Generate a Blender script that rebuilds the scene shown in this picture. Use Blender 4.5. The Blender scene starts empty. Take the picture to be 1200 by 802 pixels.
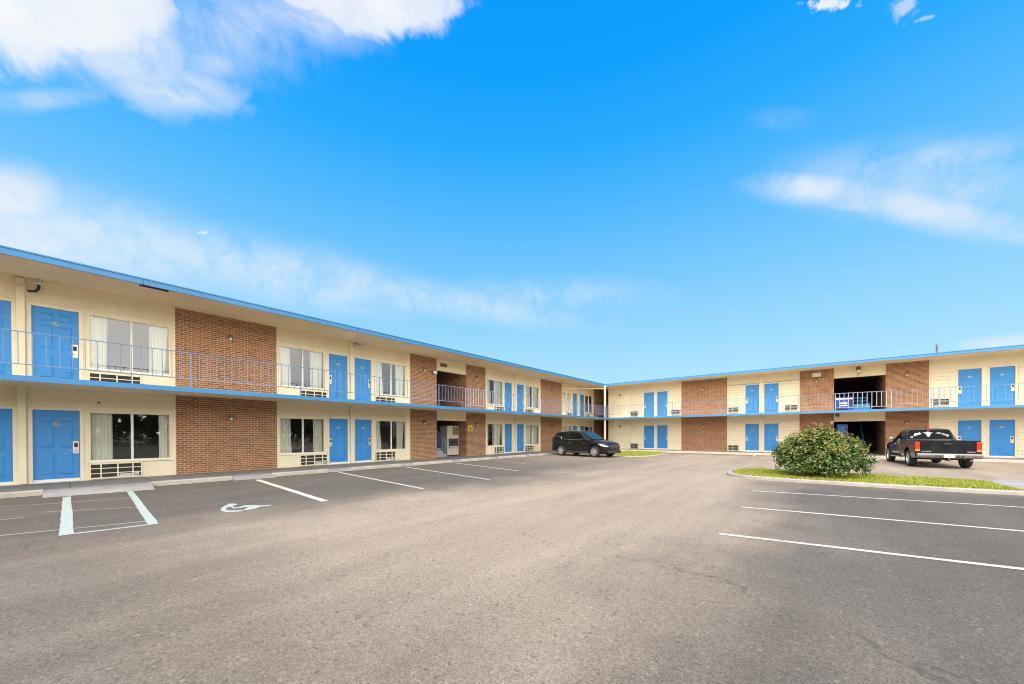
import bpy, bmesh, math, random
from mathutils import Vector, Matrix, noise as mnoise
R = math.radians
rnd = random.Random(7)
sc = bpy.context.scene
col = sc.collection

# ------------------------------------------------------------------ camera / key dimensions
CAM_H, YAW, PITCH, ROLL = 1.4693, 0.69193, -0.00728, -0.00233
FPX, CY = 433.51, 512.03                      # focal length and principal row, for a 1200 px wide frame
DL, DR = 16.74, 32.45                         # planes of the two facades
OVR, OVB = 2.29, 2.47                         # roof and balcony overhang
ZF, ZW = 2.86, 0.13                           # upper floor, walkway
Z_RT, Z_RB, Z_SO = 5.815, 5.65, 5.76          # roof fascia top / bottom, soffit at the wall
EXPO = 1.15

# ------------------------------------------------------------------ node helpers
class NT:
    def __init__(s, tree):
        s.t = tree; s.n = tree.nodes; s.l = tree.links
    def new(s, kind, **kw):
        n = s.n.new(kind)
        for k, v in kw.items(): setattr(n, k, v)
        return n
    def link(s, a, b): s.l.new(a, b)
    def put(s, sock, v):
        if hasattr(v, 'is_linked') or hasattr(v, 'links'): s.l.new(v, sock)
        elif isinstance(v, (tuple, list)) and len(v) == 3 and sock.type == 'RGBA': sock.default_value = (*v, 1)
        else: sock.default_value = v
    def m(s, op, a, b=None, c=None, clamp=False):
        n = s.n.new('ShaderNodeMath'); n.operation = op; n.use_clamp = clamp
        s.put(n.inputs[0], a)
        if b is not None: s.put(n.inputs[1], b)
        if c is not None: s.put(n.inputs[2], c)
        return n.outputs[0]
    def vm(s, op, a, b=None):
        n = s.n.new('ShaderNodeVectorMath'); n.operation = op
        s.put(n.inputs[0], a)
        if b is not None: s.put(n.inputs[1], b)
        return n.outputs['Value'] if op in ('DOT_PRODUCT', 'LENGTH') else n.outputs[0]
    def smooth(s, v, a, b, o0=0.0, o1=1.0):
        n = s.n.new('ShaderNodeMapRange'); n.interpolation_type = 'SMOOTHSTEP'
        s.put(n.inputs['Value'], v)
        n.inputs['From Min'].default_value = a; n.inputs['From Max'].default_value = b
        n.inputs['To Min'].default_value = o0; n.inputs['To Max'].default_value = o1
        return n.outputs[0]
    def mix(s, f, a, b, kind='MIX'):
        n = s.n.new('ShaderNodeMix'); n.data_type = 'RGBA'; n.blend_type = kind
        s.put(n.inputs[0], f); s.put(n.inputs[6], a); s.put(n.inputs[7], b)
        return n.outputs[2]
    def noise(s, vec, scale, detail=4, rough=0.55, dist=0.0):
        n = s.n.new('ShaderNodeTexNoise')
        if vec is not None: s.put(n.inputs['Vector'], vec)
        n.inputs['Scale'].default_value = scale; n.inputs['Detail'].default_value = detail
        n.inputs['Roughness'].default_value = rough; n.inputs['Distortion'].default_value = dist
        return n.outputs['Fac']
    def comb(s, x, y, z):
        n = s.n.new('ShaderNodeCombineXYZ')
        s.put(n.inputs[0], x); s.put(n.inputs[1], y); s.put(n.inputs[2], z)
        return n.outputs[0]
    def sep(s, v):
        n = s.n.new('ShaderNodeSeparateXYZ'); s.put(n.inputs[0], v)
        return n.outputs
    def bump(s, h, strength=0.3, dist=0.01):
        n = s.n.new('ShaderNodeBump'); n.inputs['Strength'].default_value = strength
        n.inputs['Distance'].default_value = dist; s.put(n.inputs['Height'], h)
        return n.outputs[0]

def base_mat(name):
    m = bpy.data.materials.new(name); m.use_nodes = True
    nt = NT(m.node_tree); b = m.node_tree.nodes['Principled BSDF']
    return m, nt, b

MATS = {}
def paint(name, c, rough=0.6, metal=0.0, var=0.12, scale=3.0, bump=0.0, bscale=60, coat=0.0, spec=0.5, stretch=None):
    """a painted / cast surface: base colour with soft dirt variation"""
    if name in MATS: return MATS[name]
    m, nt, b = base_mat(name)
    tc = nt.new('ShaderNodeTexCoord').outputs['Object']
    v = tc
    if stretch: v = nt.vm('MULTIPLY', tc, stretch)
    n = nt.noise(v, scale, 6, 0.65)
    n2 = nt.noise(tc, scale * 9, 3, 0.6)
    f = nt.m('ADD', nt.m('MULTIPLY', n, 0.75), nt.m('MULTIPLY', n2, 0.25))
    f = nt.smooth(f, 0.3, 0.7)
    lo = tuple(x * (1 - var) for x in c); hi = tuple(min(1, x * (1 + var * .6)) for x in c)
    nt.put(b.inputs['Base Color'], nt.mix(f, lo, hi))
    b.inputs['Roughness'].default_value = rough; b.inputs['Metallic'].default_value = metal
    b.inputs['Specular IOR Level'].default_value = spec
    if coat: b.inputs['Coat Weight'].default_value = coat; b.inputs['Coat Roughness'].default_value = 0.03
    if bump: nt.put(b.inputs['Normal'], nt.bump(nt.noise(tc, bscale, 4, .6), bump, 0.01))
    MATS[name] = m
    return m

def brick_mat(name, shift=0.0):
    m, nt, b = base_mat(name)
    tc = nt.new('ShaderNodeTexCoord').outputs['Object']
    x, y, z = nt.sep(tc)
    v = nt.comb(nt.m('ADD', nt.m('ADD', x, y), shift), z, 0.0)
    br = nt.new('ShaderNodeTexBrick'); nt.put(br.inputs['Vector'], v)
    br.offset = 0.5
    I = br.inputs
    I['Scale'].default_value = 1; I['Brick Width'].default_value = 0.205; I['Row Height'].default_value = 0.0705
    I['Mortar Size'].default_value = 0.0092; I['Mortar Smooth'].default_value = 0.25; I['Bias'].default_value = -0.1
    I['Color1'].default_value = (0, 0, 0, 1); I['Color2'].default_value = (1, 1, 1, 1); I['Mortar'].default_value = (0.5, 0.5, 0.5, 1)
    r = nt.new('ShaderNodeValToRGB'); nt.put(r.inputs[0], br.outputs['Color'])
    e = r.color_ramp.elements
    e[0].position = 0.0; e[0].color = (0.12, 0.052, 0.030, 1)
    e[1].position = 1.0; e[1].color = (0.39, 0.145, 0.056, 1)
    for p, c in ((0.18, (0.22, 0.085, 0.036, 1)), (0.4, (0.31, 0.108, 0.042, 1)), (0.7, (0.345, 0.125, 0.048, 1))):
        k = e.new(p); k.color = c
    grain = nt.noise(tc, 25, 5, .7)
    bc = nt.mix(0.25, r.outputs[0], nt.mix(grain, (0.24, 0.09, 0.035), (0.5, 0.21, 0.08)))
    mort = nt.mix(grain, (0.46, 0.34, 0.22), (0.66, 0.52, 0.36))
    c = nt.mix(br.outputs['Fac'], bc, mort)
    big = nt.smooth(nt.noise(tc, 0.9, 4, .6), .3, .75)
    c = nt.mix(nt.m('MULTIPLY', big, 0.25), c, (0.26, 0.15, 0.085))
    nt.put(b.inputs['Base Color'], c); b.inputs['Roughness'].default_value = 0.85
    h = nt.m('ADD', nt.m('MULTIPLY', br.outputs['Fac'], -1.0), nt.m('MULTIPLY', grain, 0.25))
    nt.put(b.inputs['Normal'], nt.bump(h, 0.6, 0.008))
    return m

def glass_mat(name, tint=(0.84, 0.86, 0.85), refl=0.05):
    m = bpy.data.materials.new(name); m.use_nodes = True
    nt = NT(m.node_tree); m.node_tree.nodes.clear()
    out = nt.new('ShaderNodeOutputMaterial')
    tr = nt.new('ShaderNodeBsdfTransparent'); tr.inputs[0].default_value = (*tint, 1)
    gl = nt.new('ShaderNodeBsdfGlossy'); gl.inputs['Roughness'].default_value = 0.015
    gl.inputs[0].default_value = (.95, .96, .97, 1)
    tc = nt.new('ShaderNodeTexCoord').outputs['Object']
    fr = nt.new('ShaderNodeFresnel'); fr.inputs[0].default_value = 1.52
    f = nt.m('ADD', nt.m('MULTIPLY', fr.outputs[0], 1.0), refl, clamp=True)
    mx = nt.new('ShaderNodeMixShader'); nt.put(mx.inputs[0], f)
    nt.link(tr.outputs[0], mx.inputs[1]); nt.link(gl.outputs[0], mx.inputs[2]); nt.link(mx.outputs[0], out.inputs[0])
    return m

def leaf_mat(name, stops, trans=0.25, rough=0.55):
    m, nt, b = base_mat(name)
    g = nt.new('ShaderNodeNewGeometry')
    r = nt.new('ShaderNodeValToRGB'); nt.put(r.inputs[0], g.outputs['Random Per Island'])
    e = r.color_ramp.elements
    e[0].position = stops[0][0]; e[0].color = (*stops[0][1], 1)
    e[1].position = stops[-1][0]; e[1].color = (*stops[-1][1], 1)
    for p, c in stops[1:-1]:
        k = e.new(p); k.color = (*c, 1)
    nt.put(b.inputs['Base Color'], r.outputs[0]); b.inputs['Roughness'].default_value = rough
    b.inputs['Specular IOR Level'].default_value = 0.35
    tl = nt.new('ShaderNodeBsdfTranslucent'); nt.put(tl.inputs[0], r.outputs[0])
    mx = nt.new('ShaderNodeMixShader'); mx.inputs[0].default_value = trans
    out = m.node_tree.nodes['Material Output']
    nt.link(b.outputs[0], mx.inputs[1]); nt.link(tl.outputs[0], mx.inputs[2]); nt.link(mx.outputs[0], out.inputs[0])
    return m

def asphalt_mat():
    m, nt, b = base_mat('asphalt')
    pos = nt.new('ShaderNodeNewGeometry').outputs['Position']
    x, y, z = nt.sep(pos)
    w1 = nt.m('MULTIPLY', nt.m('SUBTRACT', nt.noise(pos, 0.22, 4, .6), 0.5), 7.0)
    w2 = nt.m('MULTIPLY', nt.m('SUBTRACT', nt.noise(pos, 0.9, 4, .6), 0.5), 2.2)
    w = nt.m('ADD', w1, w2)
    # traffic-worn driving lane against the darker sealed bays on both sides
    stall_l = nt.smooth(nt.m('ADD', y, nt.m('MULTIPLY', w, 0.55)), 5.6, 9.2)
    fade = nt.smooth(x, 9.0, 24.0, 1.0, 0.35)
    stall_l = nt.m('MULTIPLY', stall_l, fade)
    yr = nt.m('ADD', nt.m('ADD', y, nt.m('MULTIPLY', w, 0.45)), nt.m('MULTIPLY', x, -0.02))
    stall_r = nt.m('MULTIPLY', nt.smooth(yr, 1.9, -0.6), nt.smooth(nt.m('ADD', x, nt.m('MULTIPLY', w, .3)), 16.5, 13.2))
    nl = nt.m('MULTIPLY', nt.smooth(nt.m('ADD', x, nt.m('MULTIPLY', w, .35)), 3.0, -0.2), 0.72)
    dark = nt.m('MAXIMUM', nt.m('MAXIMUM', stall_l, stall_r), nl)
    worn = nt.mix(nt.noise(pos, 0.6, 5, .65), (0.285, 0.226, 0.174), (0.350, 0.283, 0.222))
    seal = nt.mix(nt.noise(pos, 1.1, 5, .65), (0.068, 0.0625, 0.058), (0.104, 0.095, 0.087))
    c = nt.mix(nt.m('MULTIPLY', dark, 0.92), worn, seal)
    # polished wheel paths and a greyer, darker tone towards the camera
    dg = nt.m('ADD', nt.m('MULTIPLY', x, .77), nt.m('MULTIPLY', y, .64))
    near_grey = nt.smooth(nt.m('ADD', dg, nt.m('MULTIPLY', w, .45)), 7.5, 1.5)
    c = nt.mix(nt.m('MULTIPLY', near_grey, 0.34), c, (0.122, 0.105, 0.089))
    trk = nt.noise(nt.vm('MULTIPLY', nt.vm('ADD', pos, nt.comb(0.0, nt.m('MULTIPLY', w2, .2), 0.0)), (.10, 1.1, 1)), 1.0, 5, .6)
    tk = nt.smooth(trk, .3, .7, .86, 1.10)
    c = nt.mix(1.0, c, nt.comb(tk, tk, tk), 'MULTIPLY')
    # patches and stains
    p = nt.smooth(nt.noise(pos, 0.34, 5, .7, 1.0), 0.52, 0.72)
    c = nt.mix(nt.m('MULTIPLY', p, 0.40), c, (0.13, 0.117, 0.104))
    oil = nt.m('MULTIPLY', nt.smooth(nt.noise(pos, 1.7, 3, .6), 0.63, 0.74), nt.m('ADD', nt.m('MULTIPLY', dark, .8), .2))
    c = nt.mix(nt.m('MULTIPLY', oil, 0.5), c, (0.07, 0.066, 0.062))
    # drainage stain along the far kerb
    dr = nt.m('MULTIPLY', nt.smooth(nt.m('ADD', x, nt.m('MULTIPLY', w2, .5)), 27.6, 29.6), nt.smooth(nt.m('ABSOLUTE', nt.m('ADD', y, -5.5)), 5.0, 2.0))
    c = nt.mix(nt.m('MULTIPLY', dr, 0.6), c, (0.09, 0.08, 0.07))
    # exposed aggregate
    vo = nt.new('ShaderNodeTexVoronoi'); nt.put(vo.inputs['Vector'], pos); vo.inputs['Scale'].default_value = 115
    cs = nt.sep(vo.outputs['Color'])
    st = nt.m('ADD', nt.m('MULTIPLY', cs[0], 0.66), 0.67)
    c = nt.mix(1.0, c, nt.comb(st, st, st), 'MULTIPLY')
    vo3 = nt.new('ShaderNodeTexVoronoi'); nt.put(vo3.inputs['Vector'], pos); vo3.inputs['Scale'].default_value = 42
    cs3 = nt.sep(vo3.outputs['Color'])
    s3 = nt.m('ADD', nt.m('MULTIPLY', cs3[1], 0.14), 0.93)
    c = nt.mix(1.0, c, nt.comb(s3, s3, s3), 'MULTIPLY')
    lightst = nt.smooth(cs3[0], 0.978, 0.99)
    c = nt.mix(nt.m('MULTIPLY', lightst, 0.16), c, (0.5, 0.45, 0.40))
    pit = nt.smooth(cs3[2], 0.978, 0.99)
    c = nt.mix(nt.m('MULTIPLY', pit, 0.5), c, (0.06, 0.055, 0.05))
    # hairline cracks
    ve = nt.new('ShaderNodeTexVoronoi', feature='DISTANCE_TO_EDGE')
    wv = nt.vm('ADD', pos, nt.comb(nt.m('MULTIPLY', w2, 0.5), nt.m('MULTIPLY', nt.noise(pos, 2.3, 3), 1.2), 0.0))
    nt.put(ve.inputs['Vector'], wv); ve.inputs['Scale'].default_value = 0.21
    cr = nt.m('MULTIPLY', nt.smooth(ve.outputs['Distance'], 0.004, 0.0005), nt.smooth(nt.noise(pos, 0.8, 3), 0.46, 0.6))
    c = nt.mix(nt.m('MULTIPLY', cr, 0.45), c, (0.05, 0.045, 0.04))
    nt.put(b.inputs['Base Color'], c); b.inputs['Roughness'].default_value = 0.88
    b.inputs['Specular IOR Level'].default_value = 0.3
    h = nt.m('ADD', nt.m('MULTIPLY', cs[0], 0.6), nt.m('MULTIPLY', nt.noise(pos, 140, 2), 0.6))
    nt.put(b.inputs['Normal'], nt.bump(h, 0.16, 0.005))
    return m

def marking_mat(name, c, wear=0.45):
    m, nt, b = base_mat(name)
    pos = nt.new('ShaderNodeNewGeometry').outputs['Position']
    n = nt.m('ADD', nt.m('MULTIPLY', nt.noise(pos, 7, 5, .75), 0.6), nt.m('MULTIPLY', nt.noise(pos, 45, 3, .7), 0.4))
    f = nt.smooth(n, wear - 0.1, wear + 0.06)
    nt.put(b.inputs['Base Color'], nt.mix(f, (0.26, 0.24, 0.22), c)); b.inputs['Roughness'].default_value = 0.7
    return m

def concrete_mat(name, c, scale=1.2):
    m, nt, b = base_mat(name)
    pos = nt.new('ShaderNodeNewGeometry').outputs['Position']
    n = nt.m('ADD', nt.m('MULTIPLY', nt.noise(pos, scale, 6, .7), 0.6), nt.m('MULTIPLY', nt.noise(pos, scale * 22, 4, .7), 0.4))
    f = nt.smooth(n, 0.32, 0.68)
    lo = tuple(x * 0.72 for x in c); hi = tuple(min(1, x * 1.12) for x in c)
    cc = nt.mix(f, lo, hi)
    st = nt.smooth(nt.noise(pos, 3.1, 4, .7), .6, .75)
    cc = nt.mix(nt.m('MULTIPLY', st, 0.35), cc, tuple(x * .45 for x in c))
    nt.put(b.inputs['Base Color'], cc); b.inputs['Roughness'].default_value = 0.85
    nt.put(b.inputs['Normal'], nt.bump(nt.noise(pos, 60, 4, .7), .35, .006))
    return m

def car_paint(name, c):
    m, nt, b = base_mat(name)
    tc = nt.new('ShaderNodeTexCoord').outputs['Object']
    d = nt.smooth(nt.noise(tc, 2.2, 6, .7), .35, .8)
    nt.put(b.inputs['Base Color'], nt.mix(nt.m('MULTIPLY', d, .10), c, (0.06, 0.053, 0.047)))
    nt.put(b.inputs['Roughness'], nt.m('ADD', nt.m('MULTIPLY', d, 0.14), 0.16))
    b.inputs['Coat Weight'].default_value = 0.2; b.inputs['Coat Roughness'].default_value = 0.04; b.inputs['Specular IOR Level'].default_value = 0.42
    return m

M_WALL = paint('cream_paint', (0.84, 0.73, 0.51), 0.75, var=0.08, scale=0.7, bump=0.12, bscale=45, stretch=(1, 1, .5))
M_TRIM = paint('cream_trim', (0.84, 0.74, 0.54), 0.6, var=0.08, scale=1.5)
M_SIDE = paint('siding_paint', (0.84, 0.76, 0.57), 0.65, var=0.10, scale=1.1, stretch=(.4, 1, 1.5))
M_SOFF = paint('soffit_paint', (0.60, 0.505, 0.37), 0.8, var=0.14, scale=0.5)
M_BLUE = paint('blue_fascia', (0.040, 0.225, 0.47), 0.45, var=0.10, scale=1.0)
def door_mat():
    m, nt, b = base_mat('blue_door')
    tc = nt.new('ShaderNodeTexCoord').outputs['Object']; x, y, z = nt.sep(tc)
    rv = nt.new('ShaderNodeObjectInfo').outputs['Random']
    off = nt.vm('ADD', tc, nt.comb(nt.m('MULTIPLY', rv, 37.0), nt.m('MULTIPLY', rv, 11.0), 0.0))
    n = nt.smooth(nt.noise(off, 1.6, 6, .65), .3, .7)
    c = nt.mix(n, (0.020, 0.235, 0.63), (0.034, 0.285, 0.72))
    c = nt.mix(nt.m('MULTIPLY', rv, .55), c, (0.045, 0.24, 0.56))
    sc_ = nt.m('MULTIPLY', nt.smooth(z, .75, .05), nt.smooth(nt.noise(nt.vm('MULTIPLY', off, (3, 3, 14)), 1.4, 5, .7), .50, .62))
    c = nt.mix(nt.m('MULTIPLY', sc_, .5), c, (0.035, 0.09, 0.19))
    nt.put(b.inputs['Base Color'], c); nt.put(b.inputs['Roughness'], nt.m('ADD', nt.m('MULTIPLY', n, .2), .38))
    nt.put(b.inputs['Normal'], nt.bump(nt.noise(off, 30, 4, .6), .06, .01))
    return m
M_DOOR = door_mat()
M_RAIL = paint('rail_paint', (0.145, 0.25, 0.42), 0.5, var=0.12, scale=6)
M_RAILM = paint('rail_mid', (0.16, 0.27, 0.47), 0.5, var=0.12, scale=6)
M_RAILP = paint('rail_pale', (0.34, 0.40, 0.52), 0.5, var=0.12, scale=6)
M_BRICK = brick_mat('red_brick')
M_ROOF = paint('roof_membrane', (0.30, 0.29, 0.28), 0.9, var=.25)
M_WHITE = paint('white_paint', (0.84, 0.82, 0.77), 0.5, var=0.07, scale=4)
M_DARK = paint('dark_void', (0.035, 0.032, 0.03), 0.8, var=.3)
M_ALU = paint('aluminium', (0.62, 0.62, 0.60), 0.38, 0.7, var=.12, scale=8)
M_CHROME = paint('chrome', (0.72, 0.72, 0.72), 0.16, 1.0, var=.08, scale=5)
M_PLAQUE = paint('plaque_metal', (0.33, 0.36, 0.40), 0.4, 0.3, var=.15, scale=20)
M_BUMP = paint('worn_chrome', (0.25, 0.245, 0.24), 0.32, 0.9, var=.25, scale=7)
M_BRONZE = paint('bronze', (0.20, 0.155, 0.10), 0.45, 0.5, var=.2, scale=10)
M_ROOM = paint('room_wall', (0.33, 0.29, 0.24), 0.85, var=.15)
M_CARPET = paint('carpet', (0.10, 0.08, 0.07), 0.95, var=.2)
M_SHEER = paint('curtain_cloth', (0.86, 0.84, 0.72), 0.9, var=.06, scale=4, stretch=(6, 6, .3))
M_GLASS = glass_mat('window_glass')
M_LAMPG = paint('lamp_globe', (0.85, 0.82, 0.74), 0.3, var=.05)
M_YELLOW = paint('sign_yellow', (0.86, 0.55, 0.07), 0.5, var=.06)
M_BLACK = paint('black_ink', (0.02, 0.02, 0.02), 0.6, var=.1)
M_RUBBER = paint('rubber', (0.022, 0.022, 0.022), 0.8, var=.35, scale=14)
M_PLASTIC = paint('black_plastic', (0.03, 0.03, 0.032), 0.55, var=.25, scale=9)
M_AUTOG = paint('auto_glass', (0.012, 0.014, 0.016), 0.06, var=.2, spec=.7)
M_AUTOT = paint('tinted_glass', (0.006, 0.007, 0.008), 0.10, var=.2, spec=.07)
M_SUV = car_paint('black_car_paint', (0.006, 0.006, 0.0065))
M_TRK = car_paint('dark_truck_paint', (0.006, 0.0065, 0.008))
M_RED = paint('tail_red', (0.55, 0.03, 0.012), 0.18, var=.1, coat=.6)
M_AMBER = paint('tail_amber', (0.75, 0.20, 0.04), 0.2, var=.1, coat=.6)
M_LENS = paint('lamp_lens', (0.72, 0.73, 0.72), 0.12, 0.3, var=.15, scale=14)
M_CONC = concrete_mat('walk_concrete', (0.25, 0.235, 0.235))
M_APRON = concrete_mat('apron_concrete', (0.34, 0.32, 0.325))
M_KERB = concrete_mat('kerb_concrete', (0.50, 0.455, 0.385), 2.0)
M_KERBI = concrete_mat('island_kerb', (0.38, 0.35, 0.31), 2.4)
M_LINE = marking_mat('white_marking', (0.54, 0.51, 0.46), 0.45)
M_LINEG = marking_mat('pale_green_marking', (0.37, 0.43, 0.415), 0.44)
M_GHOST = marking_mat('faded_marking', (0.30, 0.275, 0.25), 0.52)
M_SOIL = concrete_mat('lawn_soil', (0.24, 0.23, 0.06), 3)
M_VENDB = paint('vending_blue', (0.02, 0.07, 0.42), 0.35, var=.1)
M_VENDL = paint('vending_beige', (0.55, 0.48, 0.37), 0.5, var=.1)
M_DKBR = paint('shaded_brown', (.07, .05, .04), .8, var=.25)  # breezeway shade put into the colour of back wall, ceiling and upper stairs
M_STAIR = paint('stair_concrete', (0.36, 0.35, 0.36), 0.8, var=.2)

# ------------------------------------------------------------------ mesh helpers
class MB:
    def __init__(s): s.v = []; s.f = []; s.mi = []; s.mats = []
    def mat(s, m):
        if m not in s.mats: s.mats.append(m)
        return s.mats.index(m)
    def poly(s, pts, m):
        i = len(s.v); s.v += [tuple(p) for p in pts]; s.f.append(tuple(range(i, i + len(pts)))); s.mi.append(s.mat(m))
    def box(s, x0, y0, z0, x1, y1, z1, m, rot=None, piv=None):
        i = len(s.v)
        P = [(x0, y0, z0), (x1, y0, z0), (x1, y1, z0), (x0, y1, z0), (x0, y0, z1), (x1, y0, z1), (x1, y1, z1), (x0, y1, z1)]
        if rot is not None:
            pv = Vector(piv if piv else (0, 0, 0)); P = [tuple(rot @ (Vector(p) - pv) + pv) for p in P]
        s.v += P; k = s.mat(m)
        for f in ((0, 3, 2, 1), (4, 5, 6, 7), (0, 1, 5, 4), (1, 2, 6, 5), (2, 3, 7, 6), (3, 0, 4, 7)):
            s.f.append(tuple(i + a for a in f)); s.mi.append(k)
    def tube(s, a, b, r0, r1=None, n=8, m=None, cap=True):
        r1 = r0 if r1 is None else r1
        a = Vector(a); b = Vector(b); d = (b - a).normalized()
        u = d.orthogonal().normalized(); w = d.cross(u); i = len(s.v); k = s.mat(m)
        for c, r in ((a, r0), (b, r1)):
            for j in range(n):
                t = 2 * math.pi * j / n; s.v.append(tuple(c + u * r * math.cos(t) + w * r * math.sin(t)))
        for j in range(n):
            s.f.append((i + j, i + (j + 1) % n, i + n + (j + 1) % n, i + n + j)); s.mi.append(k)
        if cap:
            s.f.append(tuple(i + j for j in reversed(range(n)))); s.mi.append(k)
            s.f.append(tuple(i + n + j for j in range(n))); s.mi.append(k)
    def path(s, pts, r, n=6, m=None):
        for a, b in zip(pts, pts[1:]): s.tube(a, b, r, r, n, m)
    def lathe(s, prof, n, m, axis='Y', c=(0, 0, 0)):
        i = len(s.v); k = s.mat(m)
        for r, h in prof:
            for j in range(n):
                t = 2 * math.pi * j / n; a, b = r * math.cos(t), r * math.sin(t)
                p = (a, h, b) if axis == 'Y' else (a, b, h)
                s.v.append((p[0] + c[0], p[1] + c[1], p[2] + c[2]))
        for q in range(len(prof) - 1):
            for j in range(n):
                s.f.append((i + q * n + j, i + q * n + (j + 1) % n, i + (q + 1) * n + (j + 1) % n, i + (q + 1) * n + j)); s.mi.append(k)
    def loft(s, rings, m, cap=True):
        i = len(s.v); n = len(rings[0]); k = s.mat(m)
        for r in rings: s.v += [tuple(p) for p in r]
        for q in range(len(rings) - 1):
            for j in range(n):
                s.f.append((i + q * n + j, i + q * n + (j + 1) % n, i + (q + 1) * n + (j + 1) % n, i + (q + 1) * n + j)); s.mi.append(k)
        if cap:
            s.f.append(tuple(i + j for j in reversed(range(n)))); s.mi.append(k)
            e = i + (len(rings) - 1) * n
            s.f.append(tuple(e + j for j in range(n))); s.mi.append(k)
    def prism(s, pts2, h0, h1, m, fn):
        """extrude a 2-D outline; fn(a, b, h) -> 3-D"""
        i = len(s.v); n = len(pts2); k = s.mat(m)
        s.v += [fn(a, b, h0) for a, b in pts2] + [fn(a, b, h1) for a, b in pts2]
        s.f.append(tuple(range(i, i + n))); s.mi.append(k)
        s.f.append(tuple(reversed(range(i + n, i + 2 * n)))); s.mi.append(k)
        for j in range(n):
            s.f.append((i + j, i + n + j, i + n + (j + 1) % n, i + (j + 1) % n)); s.mi.append(k)
    def mesh(s, name, smooth=None, fix=True):
        me = bpy.data.meshes.new(name); me.from_pydata(s.v, [], s.f)
        for m in s.mats: me.materials.append(m)
        me.polygons.foreach_set('material_index', s.mi)
        if fix:
            bm = bmesh.new(); bm.from_mesh(me); bmesh.ops.recalc_face_normals(bm, faces=bm.faces[:]); bm.to_mesh(me); bm.free()
        if smooth is not None:
            me.shade_smooth(); me.set_sharp_from_angle(angle=R(smooth))
        me.update(); return me
    def build(s, name, parent=None, smooth=None, loc=None, fix=True, bevel=0.0):
        o = bpy.data.objects.new(name, s.mesh(name, smooth, fix)); col.objects.link(o)
        if parent: o.parent = parent
        if loc: o.location = loc
        if bevel:
            md = o.modifiers.new('edge', 'BEVEL'); md.width = bevel; md.segments = 2; md.limit_method = 'ANGLE'; md.angle_limit = R(40)
        return o

def tag(o, label=None, cat=None, group=None, kind=None):
    if label: o['label'] = label
    if cat: o['category'] = cat
    if group: o['group'] = group
    if kind: o['kind'] = kind
    return o
def empty(name, loc=(0, 0, 0), rz=0.0, parent=None):
    o = bpy.data.objects.new(name, None); col.objects.link(o); o.location = loc; o.rotation_euler = (0, 0, rz)
    o.empty_display_size = .2
    if parent: o.parent = parent
    return o
def copy_part(o, parent, loc=None, scale=None):
    c = o.copy(); col.objects.link(c); c.parent = parent
    if loc: c.location = loc
    if scale: c.scale = scale
    for ch in o.children:
        d = ch.copy(); col.objects.link(d); d.parent = c
    return c
def apply_mods(o):
    dg = bpy.context.evaluated_depsgraph_get(); dg.update()
    me = bpy.data.meshes.new_from_object(o.evaluated_get(dg))
    o.modifiers.clear(); o.data = me
def text_mesh(txt, size, m, depth=0.004):
    cu = bpy.data.curves.new('lettering', 'FONT'); cu.body = txt; cu.size = size; cu.extrude = depth
    cu.align_x = 'CENTER'; cu.align_y = 'CENTER'
    o = bpy.data.objects.new('lettering', cu); col.objects.link(o)
    dg = bpy.context.evaluated_depsgraph_get(); dg.update()
    me = bpy.data.meshes.new_from_object(o.evaluated_get(dg)); bpy.data.objects.remove(o)
    me.transform(Matrix.Rotation(R(90), 4, 'X')); me.materials.clear(); me.materials.append(m)
    return me

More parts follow.
